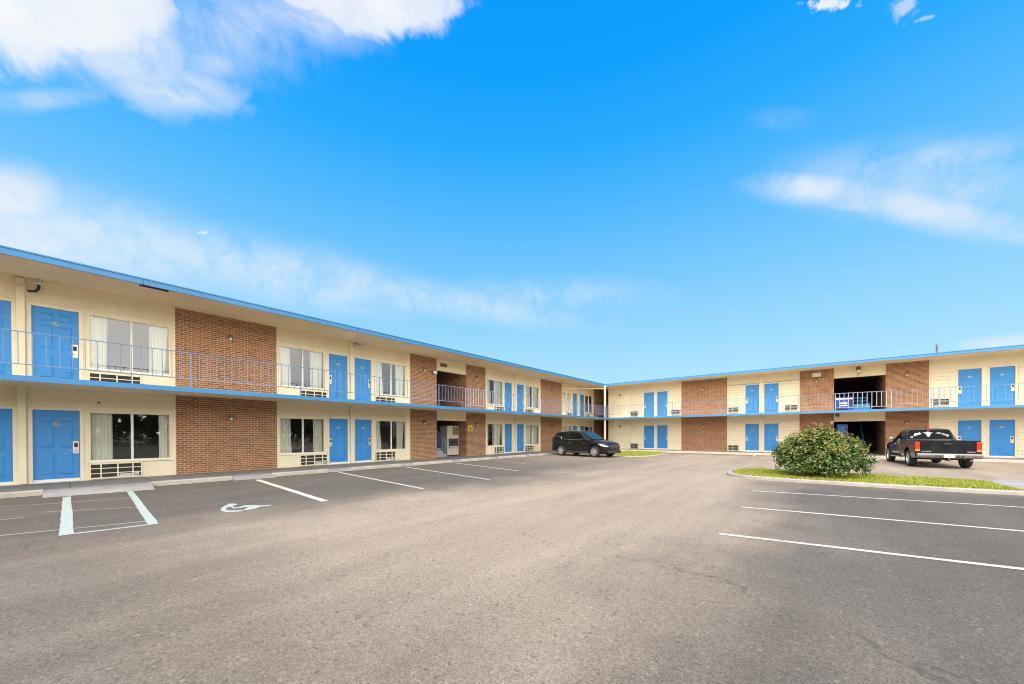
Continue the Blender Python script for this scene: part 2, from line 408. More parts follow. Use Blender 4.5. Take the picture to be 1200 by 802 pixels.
# ------------------------------------------------------------------ door / window / unit prototypes
# local frame: x to the viewer's right along the wall, y into the wall, z up; origin at the sill's left end
DW, DH = 0.85, 2.05
def make_door(parent, right_lock, num=None):
    b = MB()
    b.box(0, 0.045, 0.0, DW, 0.085, DH, M_DOOR)
    def panel(x0, z0, x1, z1):
        y0, y1 = 0.045, 0.035
        o = [(x0, y0, z0), (x1, y0, z0), (x1, y0, z1), (x0, y0, z1)]
        g = .022; i1 = [(x0 + g, .0545, z0 + g), (x1 - g, .0545, z0 + g), (x1 - g, .0545, z1 - g), (x0 + g, .0545, z1 - g)]
        h = .05; i2 = [(x0 + h, .036, z0 + h), (x1 - h, .036, z0 + h), (x1 - h, .036, z1 - h), (x0 + h, .036, z1 - h)]
        o = [(p[0], .0435, p[2]) for p in o]; i1 = [(p[0], .040, p[2]) for p in i1]; i2 = [(p[0], .030, p[2]) for p in i2]
        for A, B in ((o, i1), (i1, i2)):
            for j in range(4): b.poly([A[j], A[(j + 1) % 4], B[(j + 1) % 4], B[j]], M_DOOR)
        b.poly(i2, M_DOOR)
    for x0, x1 in ((.11, .39), (.46, .74)):
        panel(x0, 1.70, x1, 1.92); panel(x0, .98, x1, 1.60); panel(x0, .2, x1, .84)
    d = b.build('door', parent, bevel=0.0)
    f = MB()
    for x0, x1 in ((-.085, 0.0), (DW, DW + .085)): f.box(x0, -.022, -.02, x1, .12, DH, M_TRIM)
    f.box(-.085, -.022, DH, DW + .085, .12, DH + .075, M_TRIM)
    f.build('door_frame', d, bevel=.006)
    k = MB(); k.box(0.003, .028, .012, DW - .003, .0449, .085, M_WHITE); k.box(-.0, -.03, -.02, DW, .11, .012, M_ALU)
    k.build('kick_plate', d)
    x = DW - .075 if right_lock else .075
    h = MB(); h.box(x - .06, .026, .80, x + .06, .0449, 1.16, M_ALU)
    h.box(x - .035, .018, .99, x + .035, .0265, 1.11, M_BLACK)
    h.tube((x, .03, .89), (x, -.02, .89), .014, n=10, m=M_CHROME)
    sgn = -1 if right_lock else 1
    h.tube((x, -.018, .89), (x + sgn * .12, -.018, .885), .011, n=8, m=M_CHROME)
    h.build('door_lock', d, bevel=.003)
    p = MB()
    cx, cz, rx, rz = DW / 2, 1.65, .078, .048
    pts = [(cx + rx * math.cos(t * math.pi / 12), cz + rz * math.sin(t * math.pi / 12)) for t in range(24)]
    p.prism(pts, .022, .0295, M_PLAQUE, lambda a, bb, h: (a, h, bb))
    p.prism([(cx + .012 * math.cos(t * math.pi / 6), cz - .12 + .012 * math.sin(t * math.pi / 6)) for t in range(12)], .027, .0449, M_BRONZE, lambda a, bb, h: (a, h, bb))
    pl = p.build('number_plate', d)
    if num:
        me = text_mesh(num, .085, M_BLACK, .002); me.transform(Matrix.Translation((cx, .0205, cz)))
        o = bpy.data.objects.new('door_number', me); col.objects.link(o); o.parent = d
    return d

def curtain_bm(x0, x1, y, z0, z1, lean, pitch=.075):
    b = MB(); n = max(8, int((x1 - x0) / pitch * 6)); rows = 5
    for r in range(rows):
        t = r / (rows - 1); z = z1 + (z0 - z1) * t
        for j in range(n + 1):
            s = j / n; w = x0 + (x1 - x0) * s
            xx = w + lean * t * (s if lean < 0 or x0 < .5 else 1 - s) if lean else w
            yy = y + .026 * math.sin(s * (x1 - x0) / pitch * 2 * math.pi + .6 * math.sin(s * 9)) * (.7 + .3 * t)
            b.v.append((xx, yy, z))
    k = b.mat(M_SHEER)
    for r in range(rows - 1):
        for j in range(n):
            i = r * (n + 1) + j; b.f.append((i, i + 1, i + n + 2, i + n + 1)); b.mi.append(k)
    return b

def make_window(parent, x, z, w, h, cl, cr, shut=False):
    """sliding window: frame with centre mullion, pane, two curtains (cl / cr = covered share left / right)"""
    f = MB(); t = .045
    f.box(0, -.012, 0, w, .09, t, M_WHITE); f.box(0, -.012, h - t * .8, w, .09, h, M_TRIM)
    f.box(0, -.012, t, t, .09, h - t * .8, M_TRIM); f.box(w - t, -.012, t, w, .09, h - t * .8, M_TRIM)
    f.box(w * .5 - .028, -.006, t, w * .5 + .028, .08, h - t * .8, M_WHITE)
    f.box(-.03, -.05, -.04, w + .03, .05, -.0005, M_TRIM)
    o = f.build('window', parent, loc=(x, 0, z), bevel=.004)
    g = MB(); g.poly([(t, .042, t), (w - t, .042, t), (w - t, .042, h - t), (t, .042, h - t)], M_GLASS)
    g.build('pane', o)
    c1 = curtain_bm(.03, w * cl, .17, .01, h - .01, rnd.uniform(-.05, .10)); c1.build('curtain', o, smooth=80)
    c2 = curtain_bm(w * (1 - cr), w - .03, .17, .01, h - .01, rnd.uniform(-.12, .02)); c2.build('curtain', o, smooth=80)
    return o

def make_ac(parent, x, z, w, h, kind='grille'):
    b = MB()
    b.box(0, -.03, 0, w, .05, h, M_DARK)
    o = b.build('air_conditioner', parent, loc=(x, 0, z))
    g = MB(); t = .028; mw = M_TRIM
    if kind == 'grille':
        g.box(-.012, -.062, -.012, w + .012, -.0305, t, mw); g.box(-.012, -.062, h - t, w + .012, -.0305, h + .012, mw)
        for j in range(5):
            xc = [0, .2, .52, .82, 1.0][j] * w
            xa = min(max(xc - t / 2, -.012), w + .012 - t)
            g.box(xa, -.060, t, xa + t, -.0305, h - t, mw)
        for j in (1, 2):
            zc = h * j / 3; g.box(0, -.056, zc - t * .4, w, -.034, zc + t * .4, mw)
        g.box(w * .55, -.0315, .03, w * .8, -.0302, .11, M_ALU); g.box(w * .85, -.0315, .05, w * .95, -.0302, .16, M_ALU)
    else:
        g.box(-.02, -.17, -.02, w + .02, -.0305, .03, M_ALU); g.box(-.02, -.17, h - .03, w + .02, -.0305, h + .01, M_ALU)
        g.box(-.02, -.17, .03, .012, -.0305, h - .03, M_ALU); g.box(w - .012, -.17, .03, w + .02, -.0305, h - .03, M_ALU)
        nb = 8
        for j in range(nb):
            zc = .04 + (h - .08) * (j + .5) / nb
            g.box(.012, -.165, zc - .008, w - .012, -.14, zc + .006, M_BRONZE)
        g.box(w * .42, -.168, .03, w * .46, -.15, h - .03, M_ALU)
    g.build('grille', o)
    return o

def make_lamp(parent, x, z):
    b = MB()
    b.box(x - .055, -.045, z + .02, x + .055, -.031, z + .15, M_BRONZE)
    b.tube((x, -.04, z + .1), (x, -.13, z + .09), .022, n=10, m=M_BRONZE)
    b.lathe([(.0, .15), (.06, .145), (.075, .09), (.075, .035)], 14, M_BRONZE, 'Z', (x, -.125, z - .02))
    o = b.build('wall_lamp', parent, smooth=40)
    g = MB(); g.lathe([(.04, .05), (.046, .02), (.042, -.02), (.025, -.042), (.0, -.045)], 14, M_LAMPG, 'Z', (x, -.125, z - .02))
    g.build('globe', o, smooth=60)
    return o

# ------------------------------------------------------------------ wings
def wall_grid(root, s0, s1, z0, z1, holes, m, name='wall', th=.2):
    """front sheet with openings and their reveals; holes = (x0, z0, x1, z1, reveal)"""
    xs = sorted({s0, s1, *[h[0] for h in holes], *[h[2] for h in holes]})
    zs = sorted({z0, z1, *[h[1] for h in holes], *[h[3] for h in holes]})
    xs = [v for v in xs if s0 <= v <= s1]; zs = [v for v in zs if z0 <= v <= z1]
    b = MB()
    for xa, xb in zip(xs, xs[1:]):
        run = None
        for za, zb in zip(zs, zs[1:]):
            cx, cz = (xa + xb) / 2, (za + zb) / 2
            hit = any(h[0] < cx < h[2] and h[1] < cz < h[3] for h in holes)
            if not hit:
                if run is None: run = [za, zb]
                else: run[1] = zb
            if (hit or zb == zs[-1]) and run is not None:
                b.poly([(xa, 0, run[0]), (xb, 0, run[0]), (xb, 0, run[1]), (xa, 0, run[1])], m)
                b.poly([(xa, th, run[1]), (xb, th, run[1]), (xb, th, run[0]), (xa, th, run[0])], M_ROOM)
                run = None
    for x0, za, x1, zb, rv in holes:
        if not rv: continue
        za = max(za, z0); zb = min(zb, z1)
        b.poly([(x0, 0, za), (x0, th, za), (x0, th, zb), (x0, 0, zb)], m)
        b.poly([(x1, th, za), (x1, 0, za), (x1, 0, zb), (x1, th, zb)], m)
        b.poly([(x0, 0, zb), (x0, th, zb), (x1, th, zb), (x1, 0, zb)], m)
        b.poly([(x0, th, za), (x0, 0, za), (x1, 0, za), (x1, th, za)], m)
    return b.build(name, root, fix=False)

def railing(root, x0, x1, thick=False, y=-OVB + .07, skip_first=False):
    b = MB(); m = M_RAILP if thick else M_RAIL
    zt = ZF + 1.04; zb = ZF + .27 if not thick else ZF + .16
    b.box(x0, y - .018, zt - .018, x1, y + .018, zt, m)
    b.box(x0, y - .012, zb - .009, x1, y + .012, zb + .012, m)
    n = max(1, round((x1 - x0) / (.2 if thick else .205)))
    w = .012 if thick else .0075
    for j in range(0, n + 1):
        x = x0 + (x1 - x0) * j / n
        if j == 0 and skip_first: continue
        post = j % 8 == 0 or j == n
        ww = max(w, .009) if post else w
        x = min(max(x, x0 + ww), x1 - ww)
        b.box(x - ww, y - ww, (ZF + .002) if post else zb + .012, x + ww, y + ww, zt - .018, m)
        if post: b.box(x - .028, y - .028, ZF + .002, x + .028, y + .028, ZF + .010, m)
    return b.build('railing', root)

PROTO = {}
def put_door(root, x0, x1, z, lock, num=None):
    key = (lock, num)
    sx = (x1 - x0) / DW
    if key not in PROTO:
        PROTO[key] = make_door(root, lock, num); d = PROTO[key]; d.location = (x0, 0, z)
    else: d = copy_part(PROTO[key], root, (x0, 0, z))
    d.scale = (sx, 1, 1)
    return d

def brick_panel(root, x0, x1, z0, z1, y0=-.03, y1=.25):
    b = MB(); b.box(x0, y0, z0, x1, y1, z1, M_BRICK)
    return b.build('brick_panel', root)

def downpipe(root, x):
    b = MB()
    for z0, z1 in ((ZW, 2.80), (ZF, Z_SO - .02)):
        b.box(x - .075, -.10, z0, x + .075, -.001, z1, M_TRIM)
        b.box(x - .09, -.115, z1 - .3, x + .09, -.001, z1 - .2, M_TRIM)
    return b.build('downpipe', root, bevel=.012)

def bay_wall(root, a, c, holes, m):
    hs = [h for h in holes if h[4] and h[0] > a - .01 and h[2] < c + .01]
    wall_grid(root, a, c, 0.0, Z_RT, hs, m)
    for zl, z0, z1 in ((2.275, ZW, 2.795), (5.175, ZF, Z_SO - .01)):
        tr = MB()
        tr.box(a + .002, -.030, zl, c - .002, -.0005, zl + .045, M_TRIM)
        for xe in (a + .002, c - .052):
            tr.box(xe, -.026, z0, xe + .05, -.0005, zl + .001, M_TRIM); tr.box(xe, -.026, zl + .044, xe + .05, -.0005, z1, M_TRIM)
        tr.build('wall_trim', root)

# ---- left wing
left = empty('motel_wing', (0, DL, 0), 0.0)
tag(left, 'long two-storey motel wing of cream walls and red brick with curtained windows, at left', 'motel building', 'motel wings around the car park')
S0 = -13.0
bricks_l = [(-6.79, -3.76), (2.38, 5.41), (11.70, 13.47), (15.78, 17.48), (23.69, 26.76)]
open_l = (13.47, 15.78)
doors_l = [(-10.55, -9.7, 1), (-9.35, -8.5, 0), (-1.76, -.91, 0), (-.58, .27, 1), (7.476, 8.318, 0), (8.651, 9.49, 1), (19.40, 20.20, 0), (20.75, 21.57, 1), (28.62, 29.42, 0), (29.92, 30.72, 1)]
wins_l = [(-12.7, -10.8), (-8.25, -6.95), (-3.65, -1.98), (.435, 2.265), (5.49, 7.29), (9.70, 11.46), (17.60, 19.22), (21.80, 23.5), (26.86, 28.45), (30.84, 32.36)]
acs_l = [(-3.0, -1.95), (.46, 1.55), (6.27, 7.36), (9.70, 10.78), (18.3, 19.27), (21.72, 22.75), (27.5, 28.5), (30.84, 31.8)]
WLZ = (.667, 2.165); WUZ = (3.44, 5.08)
holes = []
for x0, x1, _ in doors_l:
    holes += [(x0 - .085, 0, x1 + .085, 2.18 + .075, True), (x0 - .085, ZF - .02, x1 + .085, ZF + DH + .15 + .075, True)]
for x0, x1 in wins_l:
    holes += [(x0, WLZ[0], x1, WLZ[1], True), (x0, WUZ[0], x1, WUZ[1], True)]
for x0, x1 in bricks_l: holes.append((x0, -1, x1, 7, False))
holes += [(open_l[0], -1, open_l[1], 2.27, False), (open_l[0], ZF, open_l[1], 5.13, False)]
# trim lines of the infill panels
edges = [S0] + [v for bq in bricks_l for v in bq] + [32.55]
bays = [(edges[i], edges[i + 1]) for i in range(0, len(edges), 2)]
for a, c in bays:
    if (a, c) == (13.47, 15.78): continue
    bay_wall(left, a, c, holes, M_WALL)
# solid spandrels beneath every window (slightly proud board)
for x0, x1 in wins_l:
    for z0, z1 in ((ZW + .04, WLZ[0] - .06), (ZF + .04, WUZ[0] - .06)):
        sp = MB(); sp.box(x0 + .02, -.014, z0, x1 - .02, -.0005, z1, M_TRIM); sp.build('window_apron', left)
for x0, x1 in bricks_l:
    brick_panel(left, x0, x1, 0.0, 2.797); brick_panel(left, x0, x1, ZF + .002, Z_SO - .003)
    xc = x0 + (x1 - x0) * .5
    make_lamp(left, xc, 5.0); make_lamp(left, xc, 2.07)
for x0, x1, lk in doors_l:
    near = -2 < x0 < 1
    put_door(left, x0, x1, ZW, bool(lk), '109' if abs(x0 + .58) < .01 else None)
    d = put_door(left, x0, x1, ZF + .01, bool(lk), '209' if abs(x0 + .58) < .01 else None)
    d.scale[2] = (5.067 - ZF - .01) / DH
CUR = {.435: (.27, .155), 5.49: (.26, .24), 9.70: (.19, .27), 17.60: (.22, .55), 21.80: (.48, .48), 26.86: (.48, .5), 30.84: (.14, .4), -3.65: (.2, .3), -8.25: (.3, .3), -12.7: (.3, .3)}
CURU = {.435: (.23, .27), 5.49: (.26, .3), 9.70: (.25, .3), 17.60: (.3, .48), 21.80: (.42, .38), 26.86: (.3, .5), 30.84: (.25, .4)}
for x0, x1 in wins_l:
    a = CUR[x0]; make_window(left, x0, WLZ[0], x1 - x0, WLZ[1] - WLZ[0], *a)
    a = CURU.get(x0, a); make_window(left, x0, WUZ[0], x1 - x0, WUZ[1] - WUZ[0], *a)
acp = {}
for x0, x1 in acs_l:
    for z in (ZW + .03, ZF + .03):
        make_ac(left, x0, z, x1 - x0, .45)
for x in (-.755, 8.49, 20.56, 29.70, -9.52): downpipe(left, x)
# structure: slab, roof, soffit, fascia
XF = DR - OVR; XB = DR - OVB
b = MB()
b.box(S0, -OVB + .05, 2.80, XB + .05, -.0, ZF, M_WALL); b.box(XB + .05, -OVB + .05, 2.80, DR, 0, ZF, M_WALL)
b.box(DR, -1.59, 2.80, 42, 0, ZF, M_WALL)
b.build('balcony_slab', left)
b = MB(); b.box(S0, -OVB, 2.731, XB, -OVB + .05, ZF + .0015, M_BLUE); b.build('balcony_fascia', left)
b = MB(); b.box(S0, -OVR, Z_RB, XF, -OVR + .05, Z_RT, M_BLUE); b.box(S0, -OVR - .02, Z_RT - .02, XF - .0, -OVR + .0, Z_RT + .012, M_BLUE)

for k in range(13): b.box(-11 + k * 3.1, -OVR - .004, Z_RB, -10.99 + k * 3.1, -OVR + .0, Z_RT - .021, M_DARK)
b.build('roof_fascia', left)
b = MB(); k = .01
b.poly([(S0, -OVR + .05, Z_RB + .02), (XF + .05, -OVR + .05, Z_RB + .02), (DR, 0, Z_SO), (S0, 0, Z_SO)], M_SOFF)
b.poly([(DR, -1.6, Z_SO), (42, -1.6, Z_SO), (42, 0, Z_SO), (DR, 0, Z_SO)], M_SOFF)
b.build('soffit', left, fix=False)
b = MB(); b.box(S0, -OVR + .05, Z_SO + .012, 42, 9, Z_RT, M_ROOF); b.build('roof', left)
# the brick-lined passage in the corner and the blind sides of the wing
b = MB(); b.box(32.55, -.02, 0, 42, .25, Z_SO - .004, M_BRICK); b.build('passage_wall', left)
for q in ((S0 - .2, 0, 0, S0, 9, Z_SO), (S0, 8.8, 0, 42, 9, Z_SO), (42, -1.59, 0, 42.2, 9, Z_SO)):
    b = MB(); b.box(*q, M_WALL); b.build('end_wall', left)
def rooms(root, a, c):
    b = MB()
    for z0, z1 in ((.02, 2.74), (ZF, 5.74)):
        b.poly([(a, 3.6, z0), (c, 3.6, z0), (c, 3.6, z1), (a, 3.6, z1)], M_ROOM)
        b.poly([(a, .2, z0), (c, .2, z0), (c, 3.6, z0), (a, 3.6, z0)], M_CARPET)
        b.poly([(a, .2, z1 - .1), (c, .2, z1 - .1), (c, 3.6, z1 - .1), (a, 3.6, z1 - .1)], M_ROOM)
        for x in (a, c): b.poly([(x, .2, z0), (x, 3.6, z0), (x, 3.6, z1), (x, .2, z1)], M_ROOM)
    b.build('room_lining', root, fix=False)
for a, c in bays:
    if c - a > 3: rooms(left, a + .02, c - .02)
# breezeway
def breezeway(root, x0, x1, up_lint, low_lint, depth=6.5):
    for xa, xb in ((x0 - .25, x0), (x1, x1 + .25)):
        b = MB(); b.box(xa, .251, 0, xb, depth, 5.70, M_BRICK); b.build('breezeway_wall', root)
    b = MB(); b.box(x0 - .2, depth + .001, 0, x1 + .2, depth + .2, 5.7, M_DKBR); b.build('breezeway_back', root)  # back wall coloured dark to stand for the shade inside
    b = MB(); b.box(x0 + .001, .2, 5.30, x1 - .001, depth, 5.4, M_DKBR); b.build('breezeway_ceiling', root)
    x0 += .001; x1 -= .001
    b = MB()
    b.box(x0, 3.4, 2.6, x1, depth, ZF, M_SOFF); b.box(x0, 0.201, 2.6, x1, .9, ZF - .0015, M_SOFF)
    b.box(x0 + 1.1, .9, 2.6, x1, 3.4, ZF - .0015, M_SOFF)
    b.build('breezeway_floor', root)
    b = MB(); b.box(x0, .001, low_lint, x1, .2, 2.795, M_WALL); b.build('lintel', root)
    b = MB(); b.box(x0, .001, up_lint, x1, .199, Z_SO - .003, M_WALL); b.build('lintel', root)
breezeway(left, *open_l, 5.13, 2.27)
def staircase(root, x0, x1, y0, n=16, rise=.171, run=.245, m=M_STAIR, mr=M_RAIL, side='r'):
    b = MB()
    for j in range(n):
        b.box(x0, y0 + j * run, ZW + (j + 1) * rise - .06 if j > 2 else ZW + .002, x1, y0 + (j + 1) * run + .02, ZW + (j + 1) * rise, m if j < 3 else M_DKBR)  # upper treads coloured dark for the shade in the stairwell
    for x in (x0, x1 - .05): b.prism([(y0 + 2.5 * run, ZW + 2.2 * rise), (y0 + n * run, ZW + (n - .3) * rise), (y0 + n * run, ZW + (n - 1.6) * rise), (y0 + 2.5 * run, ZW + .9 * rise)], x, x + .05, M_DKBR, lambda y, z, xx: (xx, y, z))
    o = b.build('staircase', root)
    h = MB(); x = x1 - .03
    a = Vector((x, y0 + .1, ZW + 1.02)); e = Vector((x, y0 + n * run, ZW + 1.02 + n * rise))
    h.tube(a, e, .034, n=8, m=mr); h.tube(a - Vector((0, 0, .82)), e - Vector((0, 0, .82)), .018, n=6, m=mr)
    for j in range(0, n * 2):
        t = j / (n * 2 - 1); p = a.lerp(e, t); r = .03 if j == 0 else .018
        h.tube(p - Vector((0, 0, .85 if j else .95)), p, r, n=6, m=mr)
    h.build('handrail', o)
    return o
staircase(left, open_l[0] + .02, open_l[0] + .95, .25, mr=M_RAILM)
# railings, corner post, small fittings
cuts = [S0, -6.79, -3.76, 2.38, 5.41, 8.5, 11.70, 13.47]
for a, c in zip(cuts, cuts[1:]): railing(left, a, c - .001)
railing(left, 13.47, 15.78, thick=True)
cuts = [15.781, 17.48, 20.6, 23.69, 26.76, XB + .02]
for a, c in zip(cuts, cuts[1:]): railing(left, a, c - .001)
b = MB(); b.box(XB + .03, -OVB + .03, ZW, XB + .16, -OVB + .16, 2.80, M_TRIM); b.box(XB + .03, -OVB + .03, ZF + .002, XB + .16, -OVB + .16, Z_RB + .03, M_TRIM)
b.build('corner_post', left)
b = MB(); b.box(XB + .0, -OVB - .01, ZF + .004, XB + .2, -OVB + .02, ZF + .98, M_RAIL); b.build('corner_rail_panel', left)
b = MB(); b.tube((XB - 3.2, -.15, 5.30), (XB + .05, -OVB + .12, 5.42), .03, n=8, m=M_TRIM); b.build('conduit', left)
b = MB()
b.path([(-.62, -.05, 5.42), (-.5, -.16, 5.42), (-.44, -.22, 5.5), (-.44, -.22, 5.64)], .03, 8, M_PLASTIC)
b.lathe([(.0, .1), (.075, .09), (.085, .0), (.06, -.03)], 14, M_ALU, 'Z', (-.46, -.2, 5.63))
b.build('floodlight', left, smooth=50)
b = MB(); b.tube((8.72, -.1, 5.66), (8.9, -.22, 5.62), .05, .065, 10, M_ALU); b.box(8.62, -.08, 5.6, 8.75, -.002, 5.72, M_ALU); b.build('floodlight', left, smooth=50)
b = MB(); b.box(1.35, -OVR + .12, Z_RB + .005, 1.95, -OVR + .26, Z_RB + .024, M_DARK); b.build('soffit_vent', left)
b = MB(); b.box(13.75, -.02, 5.36, 14.25, -.0005, 5.56, M_BRONZE); b.build('wall_vent', left)
b = MB(); b.box(13.1, -.17, 4.86, 13.4, -.031, 5.02, M_BRONZE); b.box(13.12, -.19, 4.87, 13.38, -.171, 5.01, M_LAMPG); b.build('exit_light', left)
b = MB(); b.box(0.62, -.02, 2.42, .68, -.0005, 2.47, M_BRONZE); b.build('wall_hook', left)

# ---- right wing (viewer's right is -Y)
right = empty('motel_wing', (DR, 0, 0), R(-90))
tag(right, 'two-storey motel wing with lap siding and no visible windows, behind the shrub and pickup', 'motel building', 'motel wings around the car park')
E0, E1 = -15.15, 17.0
bricks_r = [(-8.71, -5.417), (-1.013, .78), (3.20, 4.996), (13.2, 16.3)]
open_r = (.78, 3.20)
doors_r = [(-11.822, -10.945, 0), (-10.677, -9.823, 1), (-4.215, -3.367, 0), (-3.043, -2.197, 1), (6.11, 6.96, 0), (7.24, 8.10, 1)]
holes = []
for x0, x1, _ in doors_r:
    holes += [(x0 - .085, 0, x1 + .085, 2.255, True), (x0 - .085, ZF - .02, x1 + .085, 5.14, True)]
for x0, x1 in bricks_r: holes.append((x0, -1, x1, 7, False))
holes += [(open_r[0], -1, open_r[1], 2.27, False), (open_r[0], ZF, open_r[1], 5.13, False)]
for a, c in ((E0, -8.71), (-5.417, -1.013), (4.996, 13.2)): bay_wall(right, a, c, holes, M_SIDE)
for x0, x1 in bricks_r:
    brick_panel(right, x0, x1, 0, 2.797); brick_panel(right, x0, x1, ZF + .002, Z_SO - .003)
    make_lamp(right, (x0 + x1) / 2, 5.0); make_lamp(right, (x0 + x1) / 2, 2.07)
make_lamp(right, -14.0, 4.92); make_lamp(right, -14.0, 2.07)
for x0, x1, lk in doors_r:
    put_door(right, x0, x1, ZW, bool(lk))
    d = put_door(right, x0, x1, ZF + .01, bool(lk)); d.scale[2] = (5.067 - ZF - .01) / DH
# lap siding fields between door frames and brick
fields = [(-12.97, -11.93), (-9.72, -8.78), (-5.35, -4.33), (-2.09, -1.08), (5.06, 6.0), (8.2, 13.15)]
for a, c in fields:
    for z0, z1 in ((ZW + .02, 2.255), (ZF + .02, 5.155)):
        sd = MB(); n = round((z1 - z0) / .2); st = (z1 - z0) / n
        for j in range(n):
            za = z0 + j * st; zb = za + st
            P = [(a, -.044, za), (c, -.044, za), (c, -.004, zb), (a, -.004, zb)]
            sd.poly(P, M_SIDE)
            sd.poly([(a, -.002, za), (c, -.002, za), (c, -.044, za), (a, -.044, za)], M_SIDE)
            sd.poly([(a, -.0455, za - .001), (c, -.0455, za - .001), (c, -.0455, za + .012), (a, -.0455, za + .012)], M_SOFF)  # shadow line under each lap, drawn as a darker strip
            for x in (a, c): sd.poly([(x, -.044, za), (x, -.004, zb), (x, -.0015, zb), (x, -.0015, za)], M_SIDE)
        sd.build('lap_siding', right, fix=False)
for z0, z1 in ((ZW, 2.274), (2.322, 2.795), (ZF, 5.174), (5.222, Z_SO - .01)):
    tr = MB(); tr.box(-13.06, -.04, z0, -13.0, -.0005, z1, M_TRIM); tr.build('trim_board', right)
for x0, x1, fl in [(-12.95, -12.32, 'lu'), (-9.47, -8.80, 'u'), (-5.31, -4.63, 'lu'), (-1.83, -1.12, 'u'), (5.11, 5.77, 'lu'), (8.5, 9.2, 'lu')]:
    if 'u' in fl: make_ac(right, x0, ZF + .17, x1 - x0, .44, 'box')
    if 'l' in fl: make_ac(right, x0, ZW + .03, x1 - x0, .46, 'box')
downpipe(right, -3.205)
b = MB(); b.box(E0, -OVB + .05, 2.80, E1, 0, ZF, M_WALL)
# (the corner square belongs to the left wing's slab)
bm_ = MB(); bm_.box(-(DL - OVB) - .0, -OVB + .05, 2.80, E1, 0, ZF, M_WALL); bm_.build('balcony_slab', right)
XA = -(DL - OVB)
b = MB(); b.box(XA, -OVB, 2.731, E1, -OVB + .05, ZF + .0015, M_BLUE); b.build('balcony_fascia', right)
XR = -(DL - OVR)
b = MB(); b.box(XR, -OVR, Z_RB, E1, -OVR + .05, Z_RT, M_BLUE); b.box(XR, -OVR - .02, Z_RT - .02, E1, -OVR, Z_RT + .012, M_BLUE); b.build('roof_fascia', right)
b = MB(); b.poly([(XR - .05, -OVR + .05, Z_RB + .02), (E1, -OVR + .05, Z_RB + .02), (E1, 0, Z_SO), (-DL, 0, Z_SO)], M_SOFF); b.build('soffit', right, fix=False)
b = MB(); b.box(XR - .05, -OVR + .05, Z_SO + .012, E1, 9, Z_RT, M_ROOF); b.build('roof', right)
for q in ((E1, 0, 0, E1 + .2, 9, Z_SO), (E0, 8.8, 0, E1, 9, Z_SO), (E0 + .001, 0.201, 0, E0 + .2, 8.8, Z_SO - .004)):
    b = MB(); b.box(*q, M_WALL); b.build('end_wall', right)
breezeway(right, *open_r, 5.10, 2.24)
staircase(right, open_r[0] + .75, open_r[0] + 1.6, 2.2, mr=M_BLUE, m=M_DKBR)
cuts = [XA + .12, -8.71, -5.417, -1.013, .78]
for a, c in zip(cuts, cuts[1:]): railing(right, a, c - .001)
railing(right, .78, 3.2, thick=True)
cuts = [3.201, 4.996, 9.0, 13.2, E1]
for a, c in zip(cuts, cuts[1:]): railing(right, a, c - .001)
b = MB(); b.tube((5.5, 1.2, Z_RT - .05), (5.5, 1.2, Z_RT + .95), .05, n=12, m=M_BRONZE); b.tube((5.5, 1.2, Z_RT + .95), (5.5, 1.2, Z_RT + 1.0), .06, n=12, m=M_BRONZE); b.build('vent_pipe', right)
b = MB(); b.tube((-14.3, 2.0, Z_RT - .05), (-14.3, 2.0, Z_RT + .3), .05, n=10, m=M_BRONZE); b.build('vent_pipe', right)
b = MB(); b.tube((1.95, -.1, 5.55), (1.95, -.28, 5.42), .045, .07, 10, M_ALU); b.box(1.85, -.1, 5.5, 2.05, -.002, 5.7, M_BRONZE); b.path([(1.95, -.05, 5.5), (1.97, -.03, 5.3), (1.9, -.03, 5.15)], .015, 6, M_BRONZE); b.build('floodlight', right, smooth=50)
b = MB(); b.path([(-5.4, -.06, 5.13), (-2.5, -.06, 5.16), (-1.0, -.07, 5.19), (.4, -.07, 5.22)], .012, 6, M_BRONZE); b.build('cable', right)
b = MB(); b.box(.62, -.17, 2.12, .76, -.031, 2.26, M_LAMPG); b.build('exit_light', right)
b = MB(); b.box(.85, -.2, 2.62, 1.05, -.002, 2.76, M_BRONZE); b.tube((.95, -.12, 2.68), (.98, -.3, 2.58), .05, .07, 10, M_BRONZE); b.build('floodlight', right)

# ------------------------------------------------------------------ things in the breezeways and on the walls
def machine(name, label, cat, loc, rz, w, d, h, body, front, kind):
    t = empty(name, loc, rz); tag(t, label, cat)
    b = MB(); b.box(-w / 2, -d / 2, .06, w / 2, d / 2, h, body); b.build('cabinet', t, bevel=.02)
    b = MB(); b.box(-w / 2 + .04, -d / 2 + .05, 0, w / 2 - .04, d / 2 - .05, .06, M_PLASTIC); b.build('base', t)
    b = MB()
    if kind == 'ice':
        b.box(-w / 2 + .10, -d / 2 - .03, h * .33, w / 2 - .06, -d / 2 - .001, h * .58, M_PLASTIC)
        b.build('ice_bay', t, bevel=.01)
        b = MB(); b.box(-w / 2 + .1, -d / 2 - .13, h * .29, w / 2 - .1, -d / 2 - .021, h * .33, M_ALU); b.build('drip_tray', t, bevel=.01)
        b = MB(); b.box(-w * .05, -d / 2 - .016, h * .70, w * .44, -d / 2 - .001, h * .97, M_BRONZE); b.build('front_panel', t, bevel=.008)
        b = MB(); b.box(-.1, -d / 2 - .10, h * .42, .1, -d / 2 - .021, h * .50, M_DARK); b.build('chute', t)
    else:
        b.box(-w / 2 + .05, -d / 2 - .02, h * .30, w * .22, -d / 2 - .001, h * .95, front); b.build('front_panel', t, bevel=.01)
        b = MB(); b.box(w * .27, -d / 2 - .02, h * .45, w / 2 - .05, -d / 2 - .001, h * .85, M_PLASTIC); b.build('coin_panel', t)
        b = MB(); b.box(-w / 2 + .08, -d / 2 - .025, h * .1, w * .2, -d / 2 - .001, h * .22, M_DARK); b.build('delivery_slot', t)
    return t
